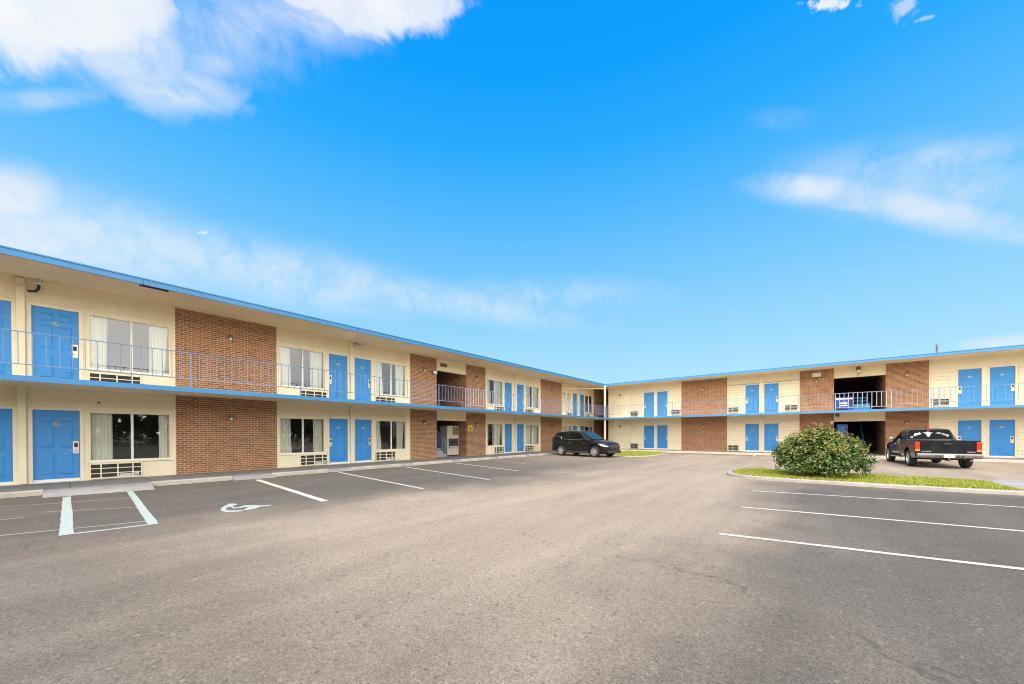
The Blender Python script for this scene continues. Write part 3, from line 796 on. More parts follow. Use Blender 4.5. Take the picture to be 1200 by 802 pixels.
machine('ice_machine', 'beige ice machine with dark dispensing bay beside the staircase under the left wing', 'ice machine', (open_l[1] - .50, DL + 1.0, ZW), R(-6), .86, .8, 1.85, M_VENDL, M_BRONZE, 'ice')
# upper breezeway of the right wing
def place_r(x, y, z): return (DR + y, -x, z)
vm_ = machine('vending_machine', 'royal blue cabinet with white panels behind the right wing upper railing', 'vending machine', place_r(1.3, .75, ZF), R(-90), .95, .7, 1.02, M_VENDB, M_VENDB, 'vend')
b = MB()
for z, w0, w1 in ((.84, -.42, .42), (.56, -.2, .16), (.40, -.2, .16)):
    b.box(w0, -.392, z, w1, -.372, z + .09, M_WHITE)
b.build('white_panel', vm_)
def cart():
    t = empty('linen_cart', place_r(2.1, .8, ZF), R(-90)); tag(t, 'pale blue housekeeping cart of rails and lower bin behind upper railing', 'linen cart')
    m1 = paint('cart_blue', (.05, .25, .52), .4, var=.1)
    b = MB(); b.box(-.35, -.3, .12, .45, .3, .52, m1); b.build('bin', t, bevel=.02)
    b = MB()
    for x in (-.35, .02, .3):
        for y in (-.28, .28): b.tube((x, y, .52), (x, y, .92), .014, n=6, m=m1)
    for y in (-.28, .28): b.tube((-.36, y, .92), (.31, y, .92), .014, n=6, m=m1); b.tube((-.36, y, .72), (.31, y, .72), .012, n=6, m=m1)
    b.build('frame', t)
    for x in (-.28, .38):
        for y in (-.22, .22):
            w = MB(); w.lathe([(.02, -.02), (.06, -.02), (.06, .02), (.02, .02)], 12, M_RUBBER, 'Y', (x, y, .06)); w.build('wheel', t)
cart()
machine('vending_machine', 'tall blue vending machine at the foot of the dark right wing stairs', 'vending machine', place_r(1.22, 1.0, ZW), R(-90), .55, .7, 1.95, M_VENDB, paint('vend_front', (.03, .16, .55), .3), 'vend')

t = MB(); t.box(15.9, -.046, 1.68, 16.28, -.0302, 2.05, M_YELLOW)
sg = t.build('warning_sign', None); sg.location = (0, DL, 0)
tag(sg, 'small yellow warning sign with black triangle on brick beside the ice machine passage', 'warning sign')
b = MB()
b.prism([(16.0, 1.80), (16.18, 1.80), (16.09, 1.99)], -.049, -.0461, M_BLACK, lambda a, bb, h: (a, h, bb))
b.prism([(16.045, 1.825), (16.135, 1.825), (16.09, 1.93)], -.0505, -.0491, M_YELLOW, lambda a, bb, h: (a, h, bb))
b.box(15.98, -.048, 1.72, 16.2, -.0461, 1.765, M_BLACK)
b.build('pictogram', sg)
b = MB(); b.box(-.34, -.05, 5.30, .11, -.031, 5.56, M_WHITE)
sg = b.build('wall_sign', None); sg.location = (DR, 0, 0); sg.rotation_euler = (0, 0, R(-90))
tag(sg, 'small white room sign high on the brick beside the right wing upper breezeway', 'wall sign')
b = MB()
for x in (-.22, -.05): b.box(x, -.053, 5.34, x + .022, -.0501, 5.53, M_ALU)
b.build('divider', sg)

# ------------------------------------------------------------------ ground
def sheet(name, pts, z, m, kind='structure'):
    b = MB(); b.poly([(x, y, z) for x, y in pts], m); o = b.build(name, fix=False); tag(o, kind=kind); return o
b = MB(); b.poly([(-600, -600, 0), (600, -600, 0), (600, 600, 0), (-600, 600, 0)], asphalt_mat()); tag(b.build('car_park', fix=False), kind='structure')

KY = 14.6                                      # kerb line of the left wing
b = MB()
b.box(S0, KY + .16, -.05, DR - 2.45, DL + .24, ZW - .012, M_CONC)
b.box(DR - 2.45, KY - .35, -.05, 42, DL + .24, ZW - .012, M_CONC)
b.box(13.3, DL + .24, -.05, 16, DL + 7, ZW - .013, M_CONC)
tag(b.build('walkway'), kind='structure')
segs = [(-3.6, -.36), (1.53, 3.43), (4.57, 6.50), (7.45, 9.78), (10.36, 12.77), (13.42, 15.68), (16.32, 19.09), (19.46, 22.4), (22.9, 25.6), (26.1, 28.4), (-7.2, -4.4), (-11, -8)]
segs.sort()
for a, c in segs:
    b = MB()
    prof = [(KY, -.02), (KY, ZW - .025), (KY + .025, ZW), (KY + .16, ZW), (KY + .16, -.02)]
    b.prism([(y, z) for y, z in prof], a, c, M_KERB, lambda y, z, x: (x, y, z))
    tag(b.build('kerb'), kind='structure')
g = [S0] + [v for s in segs for v in s] + [30.0]
b = MB()
for a, c in zip(g[0::2], g[1::2]):
    ext = .9 if abs(a + .36) < .01 else (.35 if c - a > 1.0 else .12)
    lo = .006
    b.poly([(a, KY - ext * .75, lo), (c, KY - ext, lo), (c, KY + .16, ZW - .0125), (a, KY + .16, ZW - .0125)], M_APRON)
    for x in (a, c): b.poly([(x, KY - ext * .8, lo), (x, KY + .16, ZW - .0125), (x, KY + .16, lo)], M_APRON)
tag(b.build('kerb_ramp', fix=False), kind='structure')
# right wing walk and kerb
b = MB(); b.box(30.16, -E1, -.05, DR + .02, KY - .35, ZW - .012, M_CONC); b.box(DR + .02, -open_r[1], -.05, DR + 7, -open_r[0], ZW - .013, M_CONC); tag(b.build('walkway'), kind='structure')
b = MB(); b.prism([(30.0, -.02), (30.0, ZW - .02), (30.02, ZW), (30.16, ZW), (30.16, -.02)], -E1, 13.6, M_KERB, lambda x, z, y: (x, y, z)); tag(b.build('kerb'), kind='structure')

# lawn patch in the corner
def smooth_loop(pts, n=4):
    out = []
    L = len(pts)
    for i in range(L):
        p0, p1, p2, p3 = [Vector((*pts[(i + k) % L], 0)) for k in (-1, 0, 1, 2)]
        for j in range(n):
            t = j / n
            q = .5 * ((2 * p1) + (p2 - p0) * t + (2 * p0 - 5 * p1 + 4 * p2 - p3) * t * t + (3 * p1 - p0 - 3 * p2 + p3) * t ** 3)
            out.append((q.x, q.y))
    return out
def inside(x, y, P):
    c = False; j = len(P) - 1
    for i in range(len(P)):
        if (P[i][1] > y) != (P[j][1] > y) and x < (P[j][0] - P[i][0]) * (y - P[i][1]) / (P[j][1] - P[i][1]) + P[i][0]: c = not c
        j = i
    return c
def offset_loop(P, d):
    n = len(P); out = []
    A = sum(P[i][0] * P[(i + 1) % n][1] - P[(i + 1) % n][0] * P[i][1] for i in range(n))
    s = 1 if A > 0 else -1
    for i in range(n):
        a, c = Vector(P[i - 1]), Vector(P[(i + 1) % n]); t = (c - a).normalized()
        out.append((P[i][0] - t.y * d * s, P[i][1] + t.x * d * s))
    return out
def ring_kerb(P, w, z, m):
    m = M_KERBI if z > .05 else m; Q = offset_loop(P, w); C = offset_loop(P, .02); b = MB(); n = len(P); wob = [rnd.uniform(-.012, .012) for _ in range(n)]
    for i in range(n):
        j = (i + 1) % n
        b.poly([(*P[i], -.02), (*P[j], -.02), (*P[j], z - .025 + wob[j]), (*P[i], z - .025 + wob[i])], m)
        b.poly([(*P[i], z - .025 + wob[i]), (*P[j], z - .025 + wob[j]), (*C[j], z + wob[j]), (*C[i], z + wob[i])], m)
        b.poly([(*C[i], z + wob[i]), (*C[j], z + wob[j]), (*Q[j], z), (*Q[i], z)], m)
        b.poly([(*Q[i], z), (*Q[j], z), (*Q[j], -.02), (*Q[i], -.02)], m)
    o = b.build('kerb', fix=True); tag(o, kind='structure')
    return Q
M_GRASS = leaf_mat('lawn_grass', [(0, (.17, .25, .02)), (.3, (.28, .36, .03)), (.6, (.40, .43, .05)), (.82, (.50, .44, .10)), (1, (.52, .40, .18))], .3)
def grass(P, z, n, h, name, excl=None):
    xs = [p[0] for p in P]; ys = [p[1] for p in P]; b = MB(); k = 0; mk = b.mat(M_GRASS)
    while k < n:
        x = rnd.uniform(min(xs), max(xs)); y = rnd.uniform(min(ys), max(ys))
        if not inside(x, y, P): continue
        k += 1
        dn = mnoise.noise(Vector((x * 1.3, y * 1.3, 3)))
        if dn < -.35 and rnd.random() < .5: continue
        hh = h * rnd.uniform(.45, 1.2) * (1 + .5 * dn); a = rnd.uniform(0, 6.28); w = rnd.uniform(.008, .017); l = rnd.uniform(-.5, .5) * hh; q = rnd.uniform(0, 6.28)
        i = len(b.v); dx, dy = math.cos(a) * w, math.sin(a) * w; ex, ey = math.cos(q) * l, math.sin(q) * l
        b.v += [(x - dx, y - dy, z), (x + dx, y + dy, z), (x + ex + dx * .4, y + ey + dy * .4, z + hh * .75), (x + ex * 1.5, y + ey * 1.5, z + hh)]
        b.f += [(i, i + 1, i + 2), (i, i + 2, i + 3)]; b.mi += [mk, mk]
    o = b.build(name, fix=False); tag(o, kind='stuff'); return o
cornerP = smooth_loop([(28.9, 13.3), (29.95, 12.9), (29.95, 9.2), (28.6, 8.9), (25.0, 8.5), (23.6, 9.0), (23.3, 10.0), (24.5, 11.6)], 5)
sheet('lawn', cornerP, .012, M_SOIL); grass(offset_loop(cornerP, .1), .012, 9000, .07, 'grass')
cornK = ring_kerb(offset_loop(cornerP, -.1), .1, .03, M_KERB)

# planted island
islP = [(14.35, -3.95), (14.1, -2.5), (14.0, -.8), (13.95, .8), (14.15, 1.75), (14.75, 2.4), (15.7, 2.55), (16.7, 2.3), (17.3, 1.5), (17.2, -.8), (16.95, -3.2), (16.85, -3.75)]
islS = smooth_loop(islP[1:-1], 4) if False else []
def open_smooth(pts, n=5):
    out = []
    for i in range(len(pts) - 1):
        p0 = Vector(pts[max(i - 1, 0)]); p1 = Vector(pts[i]); p2 = Vector(pts[i + 1]); p3 = Vector(pts[min(i + 2, len(pts) - 1)])
        for j in range(n):
            t = j / n; q = .5 * ((2 * p1) + (p2 - p0) * t + (2 * p0 - 5 * p1 + 4 * p2 - p3) * t * t + (3 * p1 - p0 - 3 * p2 + p3) * t ** 3); out.append((q.x, q.y))
    out.append(pts[-1]); return out
isl = open_smooth(islP, 5)
islQ = ring_kerb(isl, .15, .10, M_KERB)
sheet('lawn', islQ, .088, M_SOIL)
grass(islQ, .088, 26000, .06, 'grass')
b = MB(); b.prism([(14.0, -3.98), (16.85, -3.80), (18.0, -4.2), (18.2, -9), (13.2, -9), (13.7, -5)], -.02, .085, M_APRON, lambda x, y, z: (x, y, z)); tag(b.build('path'), kind='structure')

for k_ in range(0, 12):
    sheet('kerb_joint', [(x_, y_) for x_, y_ in ((12.0 + k_ * 1.5, KY + .165), (12.015 + k_ * 1.5, KY + .165), (12.015 + k_ * 1.5, DL - .01), (12.0 + k_ * 1.5, DL - .01))], ZW - .010, M_DARK)
    xq = -12.1 + (k_ + 1) * 1.52
    sheet('kerb_joint', [(xq, KY + .165), (xq + .014, KY + .165), (xq + .014, DL - .01), (xq, DL - .01)], ZW - .010, M_DARK)
# painted markings
def ghost(a, c, w): return line('parking_line', a, c, w, M_GHOST, z=.003)
def line(name, a, c, w, m, z=.0055, w1=None):
    a = Vector(a); c = Vector(c); d = (c - a); L = d.length; d.normalize(); nrm = Vector((-d.y, d.x)); n = max(2, int(L / .35)); w1 = w1 or w
    b = MB(); pts = []
    for i in range(n + 1):
        p = a + d * L * i / n; ww = w + (w1 - w) * i / n; j = rnd.uniform(-.006, .006)
        pts.append((p + nrm * (ww / 2 + j), p - nrm * (ww / 2 + rnd.uniform(-.006, .006))))
    for (p, q), (r, s) in zip(pts, pts[1:]): b.poly([(*p, z), (*q, z), (*s, z), (*r, z)], m)
    o = b.build(name, fix=False); tag(o, kind='structure'); return o
line('parking_line', (.01, 13.75), (0, 8.5), .125, M_LINEG, w1=.14)
line('parking_line', (1.06, 13.9), (.91, 8.38), .11, M_LINEG, w1=.125)
line('parking_line', (.075, 8.52), (.85, 8.42), .09, M_LINEG, z=.0045)
line('parking_line', (3.96, 14.05), (3.63, 8.33), .15, M_LINE)
for a, c in (((6.74, 14.3), (6.13, 8.19)), ((9.70, 14.2), (8.70, 8.15)), ((12.63, 14.2), (11.5, 9.2)), ((15.35, 14.2), (14.4, 10.9)), ((18.2, 14.2), (17.3, 11.5))):
    line('parking_line', a, c, .10, M_LINE if c[0] < 14 else M_GHOST)
for a, c in (((11.21, 1.29), (12.3, -4.6)), ((8.59, 1.19), (9.4, -4.4)), ((6.09, 1.12), (7.0, -4.3)), ((3.5, 1.0), (4.4, -4.2))):
    if a[0] > 4: line('parking_line', a, c, .095, M_LINE)
line('parking_line', (28.2, 3.25), (29.9, 3.3), .12, M_LINE); line('parking_line', (27.9, -2.5), (29.9, -2.5), .12, M_LINE)
line('parking_line', (27.9, .4), (29.9, .4), .12, M_LINE)
ghost((-1.6, 13.15), (1.0, 12.25), .05); ghost((-1.6, 9.5), (1.0, 8.75), .07); ghost((-.3, 11.4), (1.0, 10.6), .04); ghost((-1.2, 11.0), (-.5, 10.9), .06)

# wheelchair symbol (outline measured on the ground, metres)
SYM = [[(2.144, 9.52), (2.025, 9.307), (1.931, 9.045), (1.901, 8.828), (1.924, 8.664), (2.002, 8.543), (2.097, 8.498), (2.168, 8.535), (2.182, 8.645), (2.099, 8.671), (2.021, 8.742), (1.992, 8.88), (2.014, 9.036), (2.084, 9.193), (2.132, 9.217)], [(2.176, 9.63), (2.253, 9.611), (2.313, 9.46), (2.26, 9.332), (2.185, 9.293), (2.161, 9.042), (2.21, 9.01), (2.347, 9.151), (2.522, 9.022), (2.549, 8.902), (2.737, 8.785), (2.681, 8.68), (2.517, 8.741), (2.386, 8.589), (2.261, 8.547), (2.19, 8.596), (2.25, 8.718), (2.335, 8.827), (2.322, 8.94), (2.227, 8.906), (2.118, 8.92), (2.127, 9.181), (2.139, 9.437)]]
for poly in SYM:
    b = MB(); b.poly([(x, y, .0052) for x, y in poly], M_LINEG); tag(b.build('accessible_symbol', fix=False), kind='structure')

# ------------------------------------------------------------------ shrub
def make_shrub(loc):
    t = empty('flowering_shrub', loc); tag(t, 'broad rounded green shrub with reddish new tips on the grass island', 'shrub')
    r2 = random.Random(21)
    A, Bx, Hh = 1.13, 1.10, 1.40
    st = MB(); ms = paint('shrub_bark', (.11, .08, .055), .9, var=.3)
    tips = []
    for i in range(26):
        a = r2.uniform(0, 6.28); rr = r2.uniform(.25, .85); p = Vector((r2.uniform(-.15, .15), r2.uniform(-.15, .15), 0))
        e = Vector((math.cos(a) * A * rr, math.sin(a) * Bx * rr, Hh * r2.uniform(.35, .8))); mid = p.lerp(e, .45) + Vector((0, 0, .12))
        st.tube(p, mid, .022, .014, 6, ms); st.tube(mid, e, .014, .006, 6, ms); tips.append(e)
    st.build('stem', t, smooth=60)
    fo, yo = MB(), MB()
    mg = leaf_mat('shrub_leaf', [(0, (.014, .04, .010)), (.3, (.05, .10, .022)), (.6, (.115, .185, .042)), (.84, (.20, .27, .075)), (1, (.33, .37, .15))], .25, .42)
    my = leaf_mat('shrub_young_leaf', [(0, (.30, .36, .04)), (.45, (.44, .46, .06)), (.68, (.48, .28, .08)), (1, (.50, .16, .08))], .3, .45)
    mp = leaf_mat('shrub_bloom', [(0, (.55, .45, .36)), (1, (.62, .36, .26))], .3, .6)
    def leaf(b, p, nrm, L, W, m):
        nrm = nrm.normalized(); u = nrm.orthogonal().normalized(); u.rotate(Matrix.Rotation(r2.uniform(0, 6.28), 3, nrm)); w = nrm.cross(u)
        i = len(b.v); k = b.mat(m); d = nrm * L * .18
        for q in (p, p + u * L * .5 + w * W * .5 + d, p + u * L - d * .8, p + u * L * .5 - w * W * .5 + d): b.v.append(tuple(q))
        b.f += [(i, i + 1, i + 2), (i, i + 2, i + 3)]; b.mi += [k, k]
    n_cl = 210
    for c in range(n_cl):
        # directions over the whole dome incl. drooping skirts
        z = r2.uniform(-.42, 1.0); a = r2.uniform(0, 6.28); s = math.sqrt(max(0, 1 - z * z))
        d = Vector((s * math.cos(a), s * math.sin(a), z))
        lump = 1 + .22 * mnoise.noise(d * 2.1 + Vector((5, 1, 2))) + .13 * mnoise.noise(d * 5.0)
        depth = r2.choice((1.0, 1.0, .97, .88, .72))
        base = Vector((d.x * A, d.y * Bx, .56 + d.z * (.86 if d.z > 0 else .62))) * 1.0
        base = Vector((base.x * lump * depth, base.y * lump * depth, .56 + (base.z - .56) * lump * depth))
        if base.z < .12: base.z = .12 + r2.random() * .1
        cr = r2.uniform(.12, .23)
        young = d.z > .35 and r2.random() < .42 or d.z > .05 and r2.random() < .12
        for j in range(r2.randint(32, 54)):
            q = Vector((r2.gauss(0, 1), r2.gauss(0, 1), r2.gauss(0, 1))); q = q.normalized() * cr * r2.random() ** .4
            p = base + q; p.z = max(.03, p.z)
            nn = (d * .7 + q.normalized() * .6 + Vector((0, 0, .6)) + Vector((r2.uniform(-.5, .5), r2.uniform(-.5, .5), r2.uniform(-.3, .5))))
            if young and q.dot(d) > 0 and r2.random() < .55: leaf(yo, p + d * .02, nn, r2.uniform(.06, .10), r2.uniform(.03, .05), my)
            else: leaf(fo, p, nn, r2.uniform(.065, .125), r2.uniform(.036, .066), mg)
        if r2.random() < .22:
            p = base + d * cr
            for j in range(12):
                q = Vector((r2.gauss(0, 1), r2.gauss(0, 1), r2.gauss(0, 1))).normalized() * .035
                leaf(yo, p + q, q, .03, .026, mp)
    for c in range(46):                                   # stray shoots that break the outline
        a = r2.uniform(0, 6.28); z = r2.uniform(.1, .95); sq = math.sqrt(1 - z * z); d = Vector((sq * math.cos(a), sq * math.sin(a), z))
        p = Vector((d.x * A * .92, d.y * Bx * .92, .56 + d.z * .80)); g = (d + Vector((r2.uniform(-.4, .4), r2.uniform(-.4, .4), .5))).normalized(); L = r2.uniform(.12, .30)
        for j in range(9):
            leaf(yo if j > 5 else fo, p + g * L * j / 8 + Vector((r2.gauss(0, .02), r2.gauss(0, .02), r2.gauss(0, .02))), g + Vector((r2.gauss(0, 1), r2.gauss(0, 1), r2.gauss(0, 1))), r2.uniform(.05, .09), r2.uniform(.028, .045), my if j > 5 else mg)
    # inner shade leaves so that light does not shine straight through
    for j in range(3200):
        q = Vector((r2.gauss(0, 1), r2.gauss(0, 1), r2.gauss(0, 1))).normalized() * (r2.random() ** .4) * .82
        p = Vector((q.x * A, q.y * Bx, .58 + q.z * (.78 if q.z > 0 else .5)))
        leaf(fo, p, q + Vector((0, 0, .5)), .10, .06, mg)
    fo.build('foliage', t, fix=False); yo.build('new_growth', t, fix=False)
make_shrub((15.45, -.06, .088))

# ------------------------------------------------------------------ vehicles
def wheel(parent, x, y, r, w, side, spokes=10, style='alloy'):
    """side=+1: outer face towards +y"""
    t = empty('wheel', (x, y, r), 0, parent)
    b = MB(); h = w / 2
    prof = [(r * .66, -h * .9), (r * .9, -h), (r * .97, -h * .8), (r, -h * .45), (r, h * .45), (r * .97, h * .8), (r * .9, h), (r * .66, h * .9)]
    b.lathe(prof, 32, M_RUBBER, 'Y'); b.build('tyre', t, smooth=50)
    b = MB(); s = side; o = h * .82 * s
    b.lathe([(r * .665, -h * .85 * s), (r * .665, h * .84 * s), (r * .62, h * .86 * s), (r * .60, h * .55 * s), (r * .58, -h * .3 * s)], 32, M_ALU, 'Y')
    b.lathe([(r * .6, -.02 * s), (.0, -.02 * s)], 24, M_DARK, 'Y')
    b.lathe([(r * .17, h * .35 * s), (r * .16, h * .72 * s), (0, h * .74 * s)], 16, M_ALU, 'Y')
    for j in range(spokes):
        a = 2 * math.pi * j / spokes
        rot = Matrix.Rotation(a, 3, 'Y'); ww = r * (.055 if spokes > 6 else .1)
        y0, y1 = sorted((h * .35 * s, h * .66 * s))
        b.box(-ww, y0, r * .12, ww, y1, r * .62, M_ALU, rot)
    b.build('rim', t, smooth=40)
    return t
def ring_section(x, hw, zb, zt, crown=.03, n_top=True):
    half = [(0, zb), (hw * .80, zb), (hw * .95, zb + .06), (hw * .99, zb + (zt - zb) * .35), (hw, zb + (zt - zb) * .62), (hw * .985, zt - .10), (hw * .93, zt - .015), (hw * .6, zt + crown * .7)]
    top = [(0, zt + crown)]
    pts = [(x, a, c) for a, c in half] + [(x, 0, zt + crown)] + [(x, -a, c) for a, c in reversed(half[1:])]
    return pts
def body_shell(name, parent, stations, m, arches, arch_r, sub=1):
    b = MB(); b.loft([ring_section(*s) for s in stations], m)
    o = b.build(name, parent)
    if sub:
        md = o.modifiers.new('s', 'SUBSURF'); md.levels = md.render_levels = sub
    cut = []
    for x, y0, y1, z in arches:
        c = MB(); c.lathe([(0, y0), (arch_r, y0), (arch_r, y1), (0, y1)], 28, M_PLASTIC, 'Y', (x, 0, z)); co = c.build('cut'); co.parent = parent; cut.append(co)
        md = o.modifiers.new('b', 'BOOLEAN'); md.operation = 'DIFFERENCE'; md.object = co; md.solver = 'EXACT'
    apply_mods(o)
    for c in cut: bpy.data.objects.remove(c)
    o.data.shade_smooth(); o.data.set_sharp_from_angle(angle=R(38))
    return o

class Cabin:
    """greenhouse: stations (x, belt half-width, belt z, roof half-width, roof z)"""
    def __init__(s, st): s.st = st
    def at(s, x):
        st = s.st
        for a, b in zip(st, st[1:]):
            lo, hi = min(a[0], b[0]), max(a[0], b[0])
            if lo <= x <= hi:
                t = (x - a[0]) / (b[0] - a[0]); return [a[i] + (b[i] - a[i]) * t for i in range(5)]
        return st[0] if abs(x - st[0][0]) < abs(x - st[-1][0]) else st[-1]
    def side(s, x, t, y_sign, off=0):
        _, bw, bz, rw, rz = s.at(x)
        B = Vector((x, bw, bz)); S = Vector((x, rw, rz - .06))
        n = Vector((0, (S.z - B.z), (B.y - S.y))).normalized() if S.z > B.z + .02 else Vector((0, 1, 0))
        p = B.lerp(S, t) + n * off
        return Vector((p.x, p.y * y_sign, p.z))
    def mesh(s, name, parent, m):
        rings = []
        for x, bw, bz, rw, rz in s.st:
            h = [(bw - .0, bz - .10), (bw, bz), (rw, rz - .06), (rw - .05, rz - .012), (rw * .6, rz + .012)]
            rings.append([(x, a, c) for a, c in h] + [(x, 0, rz + .02)] + [(x, -a, c) for a, c in reversed(h)])
        b = MB(); b.loft(rings, m)
        return b.build(name, parent, smooth=28)
    def window(s, name, parent, pts, ys, m=None, off=.006):
        """pts: (x, t) outline on the side surface"""
        b = MB(); P = [s.side(x, t, ys, off) for x, t in pts]; Q = [s.side(x, t, ys, -.01) for x, t in pts]
        b.poly(P if ys > 0 else P[::-1], m or M_AUTOG)
        for i in range(len(P)):
            j = (i + 1) % len(P); b.poly([P[i], P[j], Q[j], Q[i]], m or M_AUTOG)
        return b.build(name, parent)
def plate_quad(name, parent, c4, off, m, thick=.012):
    """flat panel through 4 corners, moved outwards by off along its normal"""
    P = [Vector(p) for p in c4]; n = (P[1] - P[0]).cross(P[3] - P[0]).normalized()
    b = MB(); A = [p + n * off for p in P]; B = [p - n * thick for p in P]
    b.poly(A, m)
    for i in range(4): b.poly([A[i], B[i], B[(i + 1) % 4], A[(i + 1) % 4]], m)
    return b.build(name, parent)

def make_suv(loc, rz):
    t = empty('parked_car', loc, rz); tag(t, 'black compact SUV with chrome window trim parked nose out by the corner', 'car')
    FX, RX, r = 1.37, -1.36, .355
    S = [(-2.31, .70, .42, 1.02, .02), (-2.25, .84, .34, 1.14, .02), (-2.0, .905, .26, 1.17, .02), (-1.36, .925, .22, 1.145, .02), (-.6, .92, .22, 1.115, .02), (.2, .92, .22, 1.085, .02), (.9, .925, .22, 1.065, .03), (1.37, .92, .22, 1.035, .05), (1.85, .88, .22, .97, .05), (2.14, .78, .24, .86, .05), (2.29, .62, .27, .74, .03)]
    body_shell('body', t, S, M_SUV, [(FX, .62, 1.1, r), (FX, -1.1, -.62, r), (RX, .62, 1.1, r), (RX, -1.1, -.62, r)], .41)
    cab = Cabin([(1.12, .80, 1.05, .60, 1.07), (.75, .86, 1.06, .66, 1.27), (.22, .865, 1.07, .63, 1.56), (-.2, .865, 1.08, .63, 1.635), (-.8, .865, 1.10, .63, 1.65), (-1.5, .85, 1.13, .61, 1.615), (-2.0, .83, 1.15, .59, 1.565), (-2.22, .80, 1.15, .58, 1.28)])
    cab.mesh('cabin', t, M_SUV)
    for ys in (1, -1):
        cab.window('side_window', t, [(.62, .08), (.12, .90), (-.30, .95), (-.30, .06)], ys, M_AUTOT)
        cab.window('side_window', t, [(-.36, .06), (-.36, .95), (-1.20, .92), (-1.30, .45), (-1.30, .06)], ys, M_AUTOT)
        cab.window('side_window', t, [(-1.36, .40), (-1.27, .90), (-1.78, .78), (-1.84, .5)], ys, M_AUTOT)
        b = MB()
        for pts in ([(.70, .02), (-1.33, .02)], [(-1.33, .02), (-1.38, .32), (-1.88, .50)]):
            for (xa, ta), (xb, tb) in zip(pts, pts[1:]):
                n = 6
                for j in range(n):
                    p = cab.side(xa + (xb - xa) * j / n, ta + (tb - ta) * j / n, ys, .012); q = cab.side(xa + (xb - xa) * (j + 1) / n, ta + (tb - ta) * (j + 1) / n, ys, .012)
                    b.tube(p, q, .016, .016, 6, M_CHROME)
        b.build('chrome_trim', t)
        b = MB(); b.box(-1.9, ys * .58 - .02, 1.645, -.1, ys * .58 + .02, 1.68, M_CHROME)
        b.build('roof_rail', t, bevel=.01)
        b = MB(); b.box(.56, min(ys * .90, ys * 1.09), 1.05, .74, max(ys * .90, ys * 1.09), 1.19, M_SUV); m_ = b.build('wing_mirror', t, bevel=.04)
        b = MB(); b.box(.545, min(ys * .95, ys * 1.07), 1.07, .559, max(ys * .95, ys * 1.07), 1.17, M_CHROME); b.build('mirror_glass', m_)
        b = MB(); b.box(1.0 - .5, min(ys * .915, ys * .955), .86, 1.0 - .28, max(ys * .915, ys * .955), .885, M_CHROME); b.box(-.62, min(ys * .915, ys * .955), .88, -.4, max(ys * .915, ys * .955), .905, M_CHROME)
        b.build('door_handle', t, bevel=.008)
        b = MB(); b.box(-.92, min(ys * .89, ys * .945), .24, .92, max(ys * .89, ys * .945), .37, M_PLASTIC); b.build('sill_cladding', t, bevel=.02)
        # head and tail lamps
        b = MB(); b.prism([(1.70, .84), (1.95, .80), (2.21, .72), (2.26, .66), (2.10, .67), (1.9, .73)], 0, 1, M_LENS, lambda x, z, h: (x, ys * ((.93 - max(0, x - 1.6) ** 2 * .62) - .06 + .075 * h), z))
        b.build('headlight', t, bevel=.008)
        b = MB(); b.prism([(2.02, .46), (2.16, .50), (2.2, .60), (2.08, .62)], 0, 1, M_LENS, lambda x, z, h: (x, ys * (.80 - (x - 2.0) * .8 - .05 + .075 * h), z)); b.build('fog_light', t, bevel=.006)
        b = MB(); b.box(-2.325, min(ys * .46, ys * .72), .96, -2.18, max(ys * .46, ys * .72), 1.08, M_RED); b.build('taillight', t, bevel=.02)
    P = lambda x, f: Vector((x, *[(lambda q: (q[1] * f, q[2]))(cab.side(x, .5, 1))][0]))
    def glassquad(name, xa, xb, wa, wb, za, zb):
        plate_quad(name, t, [(xa, -wa, za), (xa, wa, za), (xb, wb, zb), (xb, -wb, zb)] if xa > xb else [(xa, wa, za), (xa, -wa, za), (xb, -wb, zb), (xb, wb, zb)], .02, M_AUTOG)
    glassquad('windshield', 1.06, .26, .64, .57, 1.12, 1.555)
    glassquad('rear_window', -2.21, -2.03, .60, .54, 1.27, 1.53)
    b = MB(); b.box(2.16, -.5, .56, 2.315, .5, .72, M_PLASTIC); b.box(2.20, -.52, .72, 2.318, .52, .742, M_CHROME); b.box(2.22, -.3, .63, 2.322, .3, .65, M_CHROME)
    b.build('grille', t, bevel=.012)
    b = MB(); b.box(2.08, -.62, .26, 2.335, .62, .44, M_PLASTIC); b.build('front_bumper', t, bevel=.04)
    b = MB(); b.box(-2.36, -.72, .32, -2.1, .72, .6, M_PLASTIC); b.build('rear_bumper', t, bevel=.05)
    for x in (FX, RX):
        for ys in (1, -1): wheel(t, x, ys * .80, r, .22, ys)
    b = MB(); b.box(-1.9, -.6, .2, 1.9, .6, .3, M_DARK); b.build('underbody', t)
    return t

